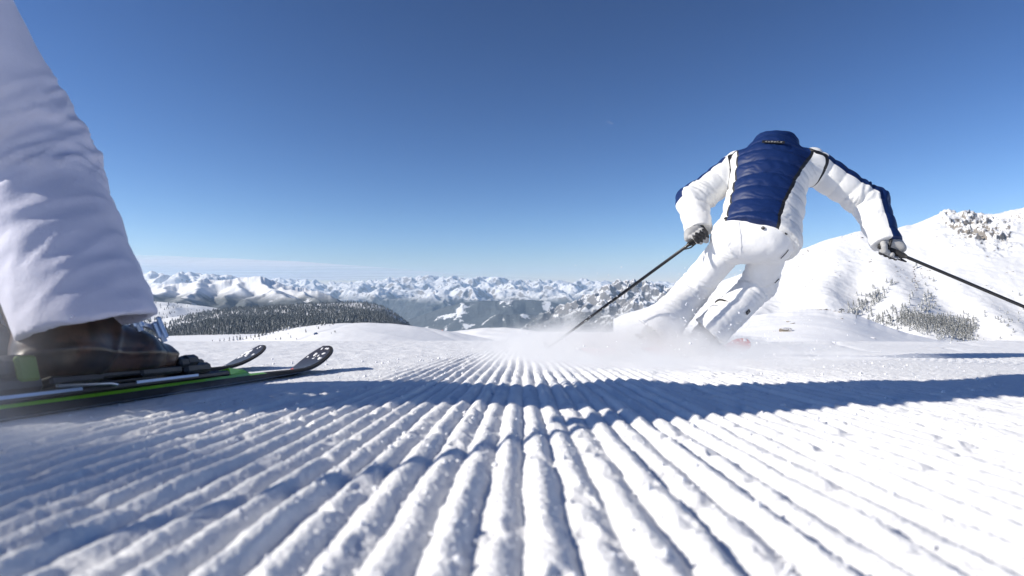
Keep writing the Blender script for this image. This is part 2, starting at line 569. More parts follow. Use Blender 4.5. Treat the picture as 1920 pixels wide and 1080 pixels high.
def rock_mat():
    m, t, b = new_mat('grey_brown_rock')
    geo = nd(t, 'ShaderNodeNewGeometry')
    sn = nd(t, 'ShaderNodeSeparateXYZ'); t.links.new(geo.outputs['Normal'], sn.inputs[0])
    f = noise_node(t, 1.4, 6, 0.7, geo.outputs['Position'])
    c = ramp(t, f, [(0.3, (0.10, 0.085, 0.07)), (0.7, (0.32, 0.27, 0.21))])
    k = mth(t, 'ADD', sn.outputs['Z'], mth(t, 'MULTIPLY', mth(t, 'SUBTRACT', f, 0.5), 1.4))
    c = mixc(t, ramp(t, k, [(0.72, 0.0), (0.9, 1.0)]), c, (0.8, 0.8, 0.82))
    t.links.new(c, b.inputs['Base Color']); b.inputs['Roughness'].default_value = 0.9
    bump(t, b, f, 0.5, 0.15)
    return m
M['rock'] = rock_mat()
M['wood'] = plain('weathered_wood', (0.16, 0.10, 0.07), 0.8)
M['hut_blue'] = plain('dark_blue_paint', (0.03, 0.07, 0.17), 0.5)
M['steel'] = plain('grey_steel', (0.22, 0.23, 0.25), 0.5, 0.7)
M['orange'] = plain('orange_paint', (0.6, 0.18, 0.06), 0.6)
# ------------------------------------------------------------------ the groomed slope
SLOPE, CURV = 0.072, 0.0009
PITCH = 0.0305

def ground_base(x, y):
    x = np.asarray(x, float); y = np.asarray(y, float)
    yp = np.maximum(y, 0)
    z = -SLOPE * y - CURV * yp * yp
    far = sstep(2.0, 7.0, np.hypot(x, y))
    z = z + far * (0.035 * vnoise(x * 0.16 + 3.3, y * 0.16 + 8.1, 41) + 0.012 * vnoise(x * 0.7, y * 0.7, 42))
    z = z - 0.016 * sstep(0.9, 2.2, x) * sstep(1.5, 3.0, y)
    # snow wall pushed up along the far edge of the run
    e = 7.2 + 0.5 * vnoise(x * 0.35, x * 0 + 2.2, 43)
    lip = np.exp(-((y - e) / 0.35) ** 2) * (0.022 + 0.028 * np.maximum(vnoise(x * 1.3, y * 0.9, 44), -0.4)) * sstep(0.6, 3.0, x)
    return z + lip

def gz(x, y): return float(ground_base(np.array([x]), np.array([y]))[0])

def ground_full(x, y):
    z = ground_base(x, y)
    r = np.hypot(x, y)
    u = (x - 0.0188 * y + 0.0050 * vnoise(x * 3.0, y * 1.7, 50) + 0.0022 * vnoise(x * 22, y * 11, 51) + 0.0009 * vnoise(x * 60, y * 34, 151)) / PITCH
    ph = u - np.floor(u); k = np.floor(u)
    prof = np.power(np.clip(0.5 - 0.5 * np.cos(2 * math.pi * ph), 0, 1), 0.58)
    rid = 0.75 + 0.35 * vnoise(k * 7.31, y * 1.3, 52) + 0.22 * vnoise(k * 3.7 + 11, y * 9.0, 53)
    left = sstep(-0.42, -0.26, x - 0.03 * (y - 1.4) + 0.05 * vnoise(x * 3, y * 3, 57))
    m = np.where(y > 1.15, np.maximum(left, 1 - sstep(1.15, 1.5, y)), 1.0)
    m = m * (1 - 0.42 * sstep(0.45, 1.4, x + 0.25 * vnoise(x * 1.2, y * 0.9, 58))) * (1 - 0.75 * sstep(2.4, 4.5, y))
    m = m * (1 - 0.85 * sstep(-0.50, -0.62, x - 0.09 * (y - 1)) * sstep(-1.3, -1.15, x))      # swept by the skis
    A = 0.0110 * m
    # broken bits along the crests
    br = sstep(0.30, 0.75, fbm(x * 26, y * 20, 2, 54))
    z = z + A * (prof * np.clip(rid, 0.25, 1.35) - 0.65) - 0.0045 * m * br * prof
    # crumbly grain
    n1 = fbm(x * 70, y * 52, 4, 60, 0.6)
    n2 = np.abs(vnoise(x * 120, y * 105, 62))
    lump = np.maximum(vnoise(x * 125, y * 110, 64) - 0.34, 0)
    nearf = 1 - 0.6 * sstep(1.5, 5.0, r)
    z = z + (0.0008 * n1 + 0.0004 * vnoise(x * 270, y * 250, 66) + 0.0009 * (0.5 - n2) + 0.0018 * lump * (0.4 + 0.8 * (vnoise(x * 9, y * 8, 65) > 0))) * nearf
    # tracked, rougher snow away from the corduroy
    rough = (1 - left) * sstep(1.2, 1.9, y) + sstep(2.5, 4.0, y) * 0.8
    z = z + np.clip(rough, 0, 1.2) * (0.004 * fbm(x * 7, y * 4.2, 4, 70) + 0.007 * np.maximum(vnoise(x * 11, y * 8, 72) - 0.25, 0))
    # old ski tracks further down
    tr = (x * 0.75 - y * 0.35 + 0.10 * vnoise(x * 0.7, y * 0.5, 75)) / 0.55
    t0 = np.abs(tr - np.round(tr)) * 0.55
    z = z - 0.010 * np.exp(-(t0 / 0.03) ** 2) * sstep(3.2, 5.5, y) * (vnoise(np.round(tr) * 3.3, y * 0.25, 76) > 0.0)
    return z

def build_piste():
    n_in = 860
    a_in = np.tan(np.linspace(-math.radians(47), math.radians(47), n_in))
    a_in = np.linspace(a_in[0] * 0.45 + -0.62, a_in[-1] * 0.45 + 0.62, n_in) if False else a_in
    th = np.arctan(a_in)
    o = np.linspace(math.radians(47), math.radians(313), 92)[1:-1]
    th = np.concatenate([th, o])              # clockwise from +Y, closes on itself
    nt = len(th)
    s = np.linspace(0.12 ** -0.5, 70.0 ** -0.5, 740)
    r = s ** -2.0
    R, T = np.meshgrid(r, th, indexing='ij')
    X = R * np.sin(T); Y = R * np.cos(T)
    Z = ground_full(X.ravel(), Y.ravel()).reshape(X.shape)
    # skirt of the run drops away at the rim
    Z = Z - sstep(55, 70, R) * 3.0
    V = np.stack([X, Y, Z], -1).reshape(-1, 3)
    i = np.arange(len(r) - 1)[:, None]; j = np.arange(nt)[None, :]; k = (j + 1) % nt
    Q = np.stack([i * nt + j + 0 * k, (i + 1) * nt + j + 0 * k, (i + 1) * nt + k, i * nt + k], -1).reshape(-1, 4)
    Q = Q[:, ::-1]
    c = len(V); V = np.concatenate([V, [[0, 0, -0.004]]])
    me = mesh_np('snow_slope', V, Q, M['piste'])
    o = obj('snow_slope', me, kind='structure')
    # close the small hole under the camera
    bmv = np.concatenate([V[:nt], [[0, 0, float(ground_base(np.array([0.]), np.array([0.]))[0])]]])
    tri = np.array([[nt, (q + 1) % nt, q] for q in range(nt)])
    obj('snow_patch', mesh_np('snow_patch', bmv, tri, M['piste']), o)
    return o
piste = build_piste()

# ------------------------------------------------------------------ terrain masses
def skyline(pts):
    p = np.array(pts, float)
    return lambda px: np.interp(px, p[:, 0], p[:, 1])

def alps(name, mains, px0, px1, step, r0, r1, nrow, zb, slope, mat, seed, spur_len, spur_lat, wl, rough=0.10, warp=0.12, round_=0.0, extra=(), nsub=2, keep=None, hmod=None):
    """mountains as a network of crests: main ridges (lists of photo points at a depth), spurs that run down from
    them towards the viewer and shorter side spurs; the ground falls off from every crest at a steady slope"""
    rg = np.random.default_rng(seed)
    S = list(extra)
    for (D, dwob, pts, every) in mains:
        pts = np.array(pts, float)
        P = []
        for i, (a, b) in enumerate(pts):
            Y = D + dwob * math.sin(i * 1.7 + seed) + 0.4 * dwob * rg.normal()
            P.append([(a - 960) / F * Y, Y, CAM_H + (540 - b) / F * Y])
        P = np.array(P)
        for a, b in zip(P[:-1], P[1:]): S.append((a, b, slope))
        last = -1e9
        for i, p in enumerate(P):
            top = (0 < i < len(P) - 1 and P[i][2] >= P[i - 1][2] - 8 and P[i][2] >= P[i + 1][2] - 8) or rg.random() < 0.25
            if not top or pts[i][0] - last < every: continue
            last = pts[i][0]
            for side in ((-1, 1) if rg.random() < 0.5 else (rg.choice([-1, 1]),)):
                L = spur_len * rg.uniform(0.7, 1.25); dx = side * spur_lat * rg.uniform(0.3, 1.1)
                a = p.copy(); n = 4
                for k in range(n):
                    b = a + np.array([dx / n + rg.normal(0, spur_lat * 0.10), -L / n, -slope * L / n * rg.uniform(0.45, 0.85)])
                    S.append((a, b, slope * 1.02))
                    for q in range(nsub):
                        sd = rg.choice([-1, 1]); f = rg.random(); c = a + (b - a) * f
                        e = c + np.array([sd * L * 0.16 * rg.uniform(.6, 1.3), -L * 0.10 * rg.uniform(.4, 1.4), -slope * L * 0.19 * rg.uniform(.6, 0.95)])
                        S.append((c, e, slope * 1.05))
                    a = b
    px = np.arange(px0, px1 + step, step); t = np.linspace(0, 1, nrow)
    Yr = r0 + (r1 - r0) * t ** 1.2
    PX, Y = np.meshgrid((px - 960) / F, Yr, indexing='xy'); X = PX * Y
    shp = X.shape
    wx = (X + warp * wl * fbm(X / wl, Y / wl, 3, seed + 1)).ravel().astype(np.float32)
    wy = (Y + warp * wl * fbm(X / wl + 7, Y / wl + 3, 3, seed + 2)).ravel().astype(np.float32)
    H = np.full(wx.shape, -1e5, np.float32)
    for (a, b, sl) in S:
        ab = (b - a)[:2].astype(np.float32); l2 = float(ab @ ab) + 1e-6
        qx = wx - np.float32(a[0]); qy = wy - np.float32(a[1])
        tt = np.clip((qx * ab[0] + qy * ab[1]) / l2, 0, 1)
        d = np.hypot(qx - tt * ab[0], qy - tt * ab[1])
        v = a[2] + tt * (b[2] - a[2]) - sl * d
        H = np.maximum(H, v)
    H = H.reshape(shp)
    zbm = zb if np.isscalar(zb) else (zb[0] + (zb[1] - zb[0]) * t[:, None])
    dep = np.clip(1.0, None, None) if False else 1.0
    det = ridged(X / wl * 2.2, Y / wl * 2.2, 5, seed + 5) - 0.55
    H = H + rough * wl * 0.35 * det
    hi = np.maximum(H, zbm); kk = 0.06 * wl
    Z = hi + kk * np.exp(-np.abs(H - zbm) / kk) * 0.5
    if round_ > 0:                            # wind-packed snow: crests and hollows rounded off
        r_ = int(round_); ker = np.ones(2 * r_ + 1, np.float32) / (2 * r_ + 1)
        T0 = ((Z - CAM_H) / Y).max(axis=0)
        for _ in range(2):
            Zp = np.cumsum(np.pad(Z, ((r_ + 1, r_), (0, 0)), mode='edge'), axis=0); Z = (Zp[2 * r_ + 1:] - Zp[:-2 * r_ - 1]) / (2 * r_ + 1)
            Zp = np.cumsum(np.pad(Z, ((0, 0), (r_ + 1, r_)), mode='edge'), axis=1); Z = (Zp[:, 2 * r_ + 1:] - Zp[:, :-2 * r_ - 1]) / (2 * r_ + 1)
        for _ in range(3):
            E = (Z - CAM_H) / Y; ym = Yr[E.argmax(axis=0)]; d_ = T0 - E.max(axis=0)
            ym = np.convolve(np.pad(ym, 6, mode='edge'), np.ones(13) / 13, mode='valid')
            Z = Z + np.exp(-(((Y - ym[None, :]) / (0.05 * (r1 - r0))) ** 2)) * (d_ * 0.8)[None, :] * Y
    if hmod is not None: Z = hmod(X, Y, Z)
    V = np.stack([X, Y, Z], -1).reshape(-1, 3); nc = len(px)
    i = np.arange(nrow - 1)[:, None]; j = np.arange(nc - 1)[None, :]
    Q = np.stack([i * nc + j, i * nc + j + 1, (i + 1) * nc + j + 1, (i + 1) * nc + j], -1).reshape(-1, 4)
    o = obj(name, mesh_np(name, V, Q, mat), kind='structure')
    elv = (Z - CAM_H) / Y
    def hit(px_, py_):
        c = int(round((px_ - px[0]) / step)); tgt = (540 - py_) / F
        if c < 0 or c >= nc: return None
        k = np.argmax(elv[:, c] >= tgt)
        return Yr[k] if elv[k, c] >= tgt else None
    def height(px_, Y_):
        ci = np.clip(((np.asarray(px_) - px[0]) / step), 0, nc - 1.001); ri = np.clip((((np.asarray(Y_) - r0) / (r1 - r0)).clip(0, 1) ** (1 / 1.2)) * (nrow - 1), 0, nrow - 1.001)
        c0 = ci.astype(int); q0 = ri.astype(int); fc = ci - c0; fr = ri - q0
        return (Z[q0, c0] * (1 - fc) * (1 - fr) + Z[q0, c0 + 1] * fc * (1 - fr) + Z[q0 + 1, c0] * (1 - fc) * fr + Z[q0 + 1, c0 + 1] * fc * fr)
    height.hit = hit
    return o, height

def massif(name, pts, px0, px1, step, D, r0, r1, nrow, zb0, zb1, wl, mat, seed, detail=0.6, kpx=14,
           front=1.0, wob=0.10, sky_n=1.0, hn=None, warp=0.0, spur=0.0, crest=0.10, rot=0.7, an=1.35, octv=7, zmod=None):
    """ridge at depth D whose outline against the sky follows pts; the flanks are ridged noise of wavelength wl.
    zb0/zb1: base height at the near and far rim"""
    px = np.arange(px0, px1 + step, step); T = (540 - skyline(pts)(px)) / F
    t = np.linspace(0, 1, nrow)
    Yr = r0 + (r1 - r0) * t ** 1.15
    PX, Y = np.meshgrid((px - 960) / F, Yr, indexing='xy')
    X = PX * Y
    wx = X + warp * wl * vnoise(X / wl * 0.6, Y / wl * 0.6, seed + 90)
    wy = Y + warp * wl * vnoise(X / wl * 0.6 + 9, Y / wl * 0.6, seed + 91)
    ca, sa = math.cos(rot), math.sin(rot)
    n = ridged(((wx * ca - wy * sa) / (wl * an)).ravel(), ((wx * sa + wy * ca) / (wl / an)).ravel(), octv, seed).reshape(X.shape)
    if hn is not None: n = hn(X, Y, n)
    Dw = D * (1 + wob * vnoise(X / wl * 0.35, Y * 0 + seed, seed + 3))
    f = np.clip((Y - r0) / (Dw - r0), 0, 1); bk = np.clip((r1 - Y) / (r1 - Dw), 0, 1)
    env = np.where(Y < Dw, np.power(f, front), np.power(bk, 0.9))
    if spur: env = env * (1 + spur * vnoise(X / wl * 1.1, Y / wl * 0.25, seed + 7) * (1 - env) * 1.6)
    env = np.clip(env, 0, None)
    z0 = env * ((1 - detail) + detail * n * (0.35 + 0.65 * np.sqrt(np.clip(env, 0, 1)))) + 1e-4
    zb = zb0 + (zb1 - zb0) * t[:, None]
    lim = (T[None, :] * Y + CAM_H - zb) / z0
    K = np.where(env > 0.25, lim, 1e9).min(axis=0)
    g = np.exp(-0.5 * (np.arange(-3 * kpx, 3 * kpx + 1) * step / kpx) ** 2) if kpx > 0 else np.array([1.0])
    if kpx > 0:
        Kp = np.pad(K, len(g) // 2, mode='edge'); K = np.convolve(Kp, g / g.sum(), mode='valid')
    Z = zb + z0 * K[None, :]
    # keep the outline close to the traced one: lift or lower only what lies near the crest
    for it in range(3):
        E = (Z - CAM_H) / Y
        jm = E.argmax(axis=0); d = T - E.max(axis=0)
        ym = Yr[jm]
        ys = np.convolve(np.pad(ym, 4, mode='edge'), np.ones(9) / 9, mode='valid')
        w = np.exp(-(((Y - ys[None, :]) / (crest * (r1 - r0))) ** 2))
        Z = Z + w * (d * 0.8)[None, :] * Y
    if zmod is not None: Z = Z + zmod(X, Y)
    V = np.stack([X, Y, Z], -1).reshape(-1, 3)
    nc = len(px)
    i = np.arange(nrow - 1)[:, None]; j = np.arange(nc - 1)[None, :]
    Q = np.stack([i * nc + j, i * nc + j + 1, (i + 1) * nc + j + 1, (i + 1) * nc + j], -1).reshape(-1, 4)
    o = obj(name, mesh_np(name, V, Q, mat), kind='structure')
    o['tmp'] = 0; del o['tmp']
    def height(px_, Y_):
        ci = np.clip(((px_ - px[0]) / step), 0, nc - 1.001); ri = np.clip((((Y_ - r0) / (r1 - r0)).clip(0, 1) ** (1 / 1.15)) * (nrow - 1), 0, nrow - 1.001)
        c0 = ci.astype(int); q0 = ri.astype(int); fc = ci - c0; fr = ri - q0
        return (Z[q0, c0] * (1 - fc) * (1 - fr) + Z[q0, c0 + 1] * fc * (1 - fr) + Z[q0 + 1, c0] * (1 - fc) * fr + Z[q0 + 1, c0 + 1] * fc * fr)
    # visible horizon test: running maximum of elevation towards the camera
    elv = (Z - CAM_H) / Y
    run = np.maximum.accumulate(elv, axis=0)
    vis = elv >= np.vstack([np.full((1, nc), -9.0), run[:-1]]) - 1e-6
    def visible(px_, Y_):
        ci = np.clip(np.round((px_ - px[0]) / step).astype(int), 0, nc - 1)
        ri = np.clip(np.round((((Y_ - r0) / (r1 - r0)).clip(0, 1) ** (1 / 1.15)) * (nrow - 1)).astype(int), 0, nrow - 1)
        return vis[ri, ci]
    def hit(px_, py_):
        c = int(round((px_ - px[0]) / step)); tgt = (540 - py_) / F
        if c < 0 or c >= nc: return None
        k = np.argmax(elv[:, c] >= tgt)
        return Yr[k] if elv[k, c] >= tgt else None
    height.hit = hit
    return o, height, visible

M['far'] = mountain_mat('far_alps', 0.25, 0.12, -330, 620, 1 / 2600.0, forest_amt=0.95, tl_fade=140, fscale=14.0, fields=(-1500, -1050, (0.42, 0.39, 0.34)), bscale=110.0, clear_thr=0.64)
M['mid'] = mountain_mat('middle_alps', 0.30, 0.12, None, 420, 1 / 900.0, bscale=15.0)
M['mid_wood'] = mountain_mat('middle_alps_wooded', 0.30, 0.12, -75, 240, 1 / 900.0, forest_amt=0.92, tl_fade=60, bscale=12.0, clear_thr=0.62)
M['rocky'] = mountain_mat('rocky_alps', 0.17, 0.10, -330, 560, 1 / 700.0, forest_amt=0.95, tl_fade=160, fscale=16.0, bscale=20.0, clear_thr=0.58, rock=((0.07, 0.07, 0.075), (0.20, 0.18, 0.165)))
M['spur'] = mountain_mat('forest_spur', 0.9, 0.3, 4000, 100, 1 / 900.0, forest_amt=0.95, clear_thr=0.60, bscale=40.0, fscale=9.0, fields=(-1250, -700, (0.46, 0.43, 0.38)))
M['woodhill'] = mountain_mat('wooded_hill', 1.2, 0.3, None, 0, 1 / 160.0, bscale=2.0)
M['white_mtn'] = mountain_mat('white_mountain', 0.295, 0.08, None, 0, 1 / 70.0, bscale=1.6, rock=((0.06, 0.055, 0.052), (0.34, 0.29, 0.23)))

G_pts = [(-300, 515), (-200, 524), (-120, 512), (-40, 522), (0, 512), (60, 526), (120, 518), (160, 527), (200, 520), (240, 528), (266, 523), (300, 529), (330, 523), (380, 530), (420, 526), (450, 530), (490, 524), (505, 526), (521, 521), (535, 525), (548, 523.6), (560, 527), (572, 524), (585, 528), (597, 525.5), (612, 530), (630, 527), (648, 531), (670, 525), (680, 528), (689, 525), (698, 528), (710, 524.5),
         (724, 527), (738, 521), (747, 523), (757, 519), (766, 521.5), (775, 520), (785, 517.5), (795, 520), (804, 516.6), (815, 520), (826, 521.6), (839, 518.5), (850, 521), (861, 517.5), (872, 522), (882, 523.5), (894, 520), (905, 519.8), (918, 522), (930, 519.8), (942, 522.5), (952, 526), (961, 527.5), (972, 524.2), (990, 527), (1000, 525), (1010, 527.5),
         (1024, 524), (1038, 529.5), (1050, 527), (1066, 531), (1078, 530), (1085, 524), (1091, 519.8), (1097, 524), (1105, 530.5), (1118, 525.5), (1130, 529), (1140, 526), (1180, 530), (1230, 527), (1260, 532), (1300, 526), (1350, 531), (1400, 524), (1500, 530), (1600, 523), (1700, 528), (1800, 520), (1900, 526), (2050, 518), (2240, 522)]
rgm = np.random.default_rng(5)
def jag(x0, x1, y0, y1, dx, amp):
    n = int((x1 - x0) / dx); xs = np.linspace(x0, x1, n) + rgm.uniform(-0.3, 0.3, n) * dx
    return [(x, y0 + (y1 - y0) * (x - x0) / (x1 - x0) + (amp if i % 2 else -amp) * rgm.uniform(0.2, 1.2)) for i, x in enumerate(xs)]
far_range, far_h = alps('far_mountain_range', [(25500, 900, G_pts, 14), (22800, 800, jag(-300, 2200, 532, 534, 26, 3.5), 26), (19800, 700, jag(-300, 2200, 541, 546, 38, 5), 38), (16800, 500, jag(-300, 2200, 556, 562, 60, 7), 60)],
                         -320, 2240, 1.7, 12500, 27500, 250, (-1750, -1500), 0.62, M['far'], 11, 2400, 1400, 1300, rough=0.42, warp=0.20, nsub=3)
# nearer brows of the valley
massif('forested_valley_flank', [(560, 640), (700, 615), (760, 600), (800, 588), (830, 577), (865, 568), (905, 564), (950, 564), (990, 562), (1030, 565), (1060, 574), (1120, 590), (1250, 600), (1400, 610)],
       560, 1400, 1.6, 11800, 9500, 15000, 90, -1650, -1950, 2600, M['spur'], 23, octv=4, detail=0.40, kpx=40, front=0.9, warp=0.3)
massif('forested_spur', [(840, 640), (880, 620), (896, 612), (918, 597), (934, 589), (956, 590), (980, 588), (1005, 590), (1060, 596), (1150, 610), (1300, 620)],
       840, 1300, 1.6, 9800, 8600, 11500, 60, -1400, -1350, 1500, M['spur'], 29, octv=4, detail=0.40, kpx=30, front=0.9, warp=0.3)
H_pts = [(960, 628), (985, 606), (1005, 592), (1022, 583), (1034, 580), (1053, 573), (1066, 570), (1080, 564), (1092, 559), (1102, 553), (1112, 551), (1124, 546), (1130, 543), (1136, 536), (1141, 538), (1146, 533.5), (1154, 532), (1162, 525), (1168, 527), (1173, 525), (1178, 526.5), (1184, 524), (1190, 528), (1197, 526), (1204, 529), (1211, 527), (1220, 531), (1232, 532),
         (1240, 537), (1252, 537), (1265, 542), (1280, 541), (1300, 548), (1330, 550), (1400, 558), (1600, 580)]
alps('rocky_mountain', [(8200, 300, H_pts, 9), (7000, 250, [(1000, 612), (1040, 596), (1075, 584), (1100, 570), (1125, 566), (1150, 556), (1175, 560), (1200, 556), (1240, 566), (1290, 575), (1400, 590)], 20), (6000, 200, [(1040, 622), (1090, 606), (1130, 592), (1180, 588), (1230, 580), (1300, 590), (1420, 605)], 40)],
     960, 1600, 1.2, 4600, 9200, 200, (-1000, -1150), 0.85, M['rocky'], 37, 900, 520, 420, rough=0.45, warp=0.16, nsub=3)
F_pts = [(-400, 505), (-300, 496), (-200, 506), (-100, 498), (-50, 506), (0, 500), (8, 503), (14, 509), (25, 514), (60, 522), (120, 514), (160, 521), (200, 516), (250, 521), (266, 518), (277, 510), (285, 509), (294, 513), (304, 514), (312, 517), (320, 516), (331, 515), (338, 513), (345, 510.5), (352, 514), (360, 513), (366, 509.5), (374, 512), (385, 514), (394, 516), (402, 515), (412, 518), (421, 516.5), (432, 518), (445, 521), (480, 526), (560, 540)]
alps('far_left_peaks', [(13500, 400, F_pts, 14), (11800, 300, jag(-380, 520, 527, 534, 30, 4), 30)], -380, 560, 1.6, 8500, 14600, 150, (-560, -760), 0.60, M['mid'], 43, 1500, 900, 800, rough=0.34, warp=0.14)
E_pts = [(-300, 545), (-150, 540), (0, 548), (120, 540), (240, 545), (277, 539), (318, 532), (358, 528), (383, 522), (402, 525), (423, 525), (450, 524), (461, 519.5), (472, 517.4), (486, 519.6), (494, 524), (510, 528), (523, 533), (537, 537), (572, 540), (589, 545), (616, 553), (643, 564), (690, 590), (760, 625)]
def seg_px(*q):                               # crest from a list of (px, py, depth)
    P = [at(a, b, c) for a, b, c in q]
    return [(a, b, q_) for a, b, q_ in zip(P[:-1], P[1:], [0.5] * (len(P) - 1))]
E_extra = seg_px((478, 517.5, 6300), (497, 535, 5900), (520, 545, 5500), (552, 566, 5000), (575, 585, 4500)) + seg_px((383, 522, 6300), (372, 538, 5700), (352, 552, 5000), (330, 566, 4300)) + \
    seg_px((450, 524, 6250), (440, 543, 5700), (425, 560, 5200), (412, 575, 4700)) + seg_px((318, 532, 6300), (296, 548, 5500), (270, 562, 4600)) + seg_px((540, 538, 6200), (575, 552, 5700), (610, 570, 5300)) + seg_px((505, 540, 5800), (478, 556, 5300), (460, 572, 4900))
alps('snowy_mountain', [(6300, 60, E_pts, 60)], -300, 760, 1.2, 3000, 7400, 190, (-330, -560), 0.50, M['mid_wood'], 57, 900, 450, 420, rough=0.16, warp=0.20, round_=1, extra=E_extra, nsub=1)
# sunny meadow slope and the wooded ridge in front of it
meadow, meadow_h, _ = massif('meadow_slope', [(-500, 560), (0, 562), (200, 561), (255, 563), (300, 566), (340, 569), (390, 575), (430, 582), (480, 592), (560, 620)], -500, 560, 2.5, 3600, 2000, 4300, 70, -230, -440, 900, M['woodhill'], 59, detail=0.18, kpx=30, front=0.8, wob=0.04)
D_pts = [(-500, 600), (0, 604), (120, 604), (255, 602), (300, 598), (350, 591), (400, 583), (440, 579), (520, 574), (580, 570), (640, 568), (670, 567), (690, 568.5), (705, 572), (722, 578), (740, 587), (755, 599), (768, 611), (800, 640)]
wood_hill, wood_h, wood_vis = massif('wooded_ridge', D_pts, -500, 800, 3.0, 2600, 800, 3300, 110, -100, -400, 950, M['woodhill'], 61, detail=0.16, kpx=20, front=0.75, wob=0.04)
# snow dome left of centre and the bank beside it
def drift(X, Y):
    z = 0.07 * fbm(X / 9.0, Y / 16.0, 4, 33) + 0.03 * vnoise(X / 1.6, Y / 3.0, 35)
    for (a, b, c) in ((0.55, 0.83, -95.0), (0.52, 0.85, -101.0), (0.97, 0.22, -52.0), (0.30, 0.95, -150.0), (0.33, 0.94, -128.0)):
        d = a * X - b * 0.0 + (b * 0.35) * (Y - 150) + c * 0.0 + (c + 100)
        z = z - 0.12 * np.exp(-((d + 2.0 * vnoise(X / 30, Y / 30, 37)) / 0.9) ** 2)
    return z
C_pts = [(-600, 640), (200, 641), (380, 640), (450, 634), (500, 625), (560, 613.5), (600, 608.5), (640, 606), (690, 605), (740, 607.5), (790, 613), (850, 622), (920, 636), (1000, 660)]
dome, dome_h, dome_vis = massif('snow_dome', C_pts, -600, 1000, 2.6, 190, 70, 260, 170, -14, -34, 90, M['field'], 67, detail=0.10, kpx=30, front=0.6, wob=0.05, zmod=drift)
B2_pts = [(740, 645), (800, 627), (840, 622), (870, 618.5), (905, 615), (945, 614), (975, 616.5), (1010, 622), (1060, 627), (1110, 629), (1190, 624), (1230, 622), (1300, 625), (1400, 630), (1500, 640)]
bank, bank_h, _ = massif('snow_bank', B2_pts, 740, 1500, 4.0, 260, 120, 340, 120, -21, -42, 60, M['field'], 71, detail=0.14, kpx=24, front=0.7, wob=0.05, zmod=drift)
# the big white mountain on the right and the shelf at its foot
A_pts = [(1150, 640), (1240, 612), (1300, 575), (1345, 545), (1362, 534), (1380, 529), (1400, 527), (1440, 521), (1480, 496), (1500, 481), (1530, 465), (1555, 450), (1575, 441), (1600, 434), (1612, 434), (1625, 437), (1650, 426), (1680, 430), (1695, 427), (1705, 421), (1720, 420.5), (1726, 417), (1732, 419), (1745, 418),
         (1755, 411), (1770, 402.5), (1782, 396.5), (1790, 395), (1805, 397), (1815, 401), (1825, 404.5), (1840, 405), (1870, 403.5), (1880, 400), (1895, 394.5), (1910, 389), (1925, 385), (1960, 372), (2020, 360), (2100, 340), (2250, 330), (2450, 345)]
A_extra = seg_px((1695, 427, 1700), (1706, 448, 1570), (1722, 472, 1450), (1765, 505, 1310), (1815, 545, 1170), (1870, 590, 1020), (1930, 640, 880)) + \
    seg_px((1790, 395, 1700), (1815, 410, 1640), (1845, 428, 1570), (1868, 450, 1500)) + seg_px((1640, 430, 1700), (1650, 480, 1450), (1672, 530, 1230), (1700, 575, 1060), (1725, 625, 880)) + \
    seg_px((1500, 480, 1720), (1460, 540, 1450), (1400, 590, 1150)) + seg_px((1570, 442, 1700), (1560, 500, 1430), (1545, 560, 1150)) + seg_px((1925, 385, 1700), (1960, 440, 1500), (2000, 520, 1200), (2060, 600, 950))
def white_mod(X, Y, Z):
    px = X / Y * F + 960; py = 540 - (Z - CAM_H) / Y * F
    rb = np.exp(-(((px - 1828 - 0.9 * (py - 425)) / 52) ** 2)) * np.exp(-(((py - 425) / 36) ** 2)) * sstep(1150, 1350, Y)
    rb = rb + 0.6 * np.exp(-(((px - 1895) / 26) ** 2)) * np.exp(-(((py - 412) / 13) ** 2)) * sstep(1300, 1500, Y)
    n = ridged(X / 52.0 + 0.4 * vnoise(X / 40, Y / 40, 2), Y / 60.0, 6, 8, fall=0.55) - 0.5
    dr = fbm(X / 160.0, Y / 260.0, 4, 12)
    return Z + 60 * n * np.clip(rb, 0, 1) + 2.6 * dr + 1.1 * fbm(X / 20, Y / 30, 3, 14)
A_alp = [p for p in A_pts if p[0] >= 1240]
white_mtn, white_h = alps('white_mountain', [(1700, 20, A_alp, 9999)], 1150, 2450, 1.9, 560, 1900, 340, (-66, -215), 0.40, M['white_mtn'], 83, 300, 120, 240, rough=0.03, warp=0.12, round_=9, extra=A_extra, hmod=white_mod)
S_pts = [(1180, 660), (1260, 632), (1330, 612), (1380, 598), (1440, 588), (1500, 580), (1540, 579), (1580, 584), (1600, 588), (1630, 600), (1660, 611), (1700, 624), (1740, 634), (1800, 645), (1900, 655)]
shelf, shelf_h, shelf_vis = massif('snow_shelf', S_pts, 1180, 1900, 2.5, 430, 180, 560, 120, -24, -68, 110, M['field'], 97, detail=0.14, kpx=22, front=0.8, wob=0.04, zmod=lambda X, Y: 1.6 * drift(X / 1.6, Y / 1.6))
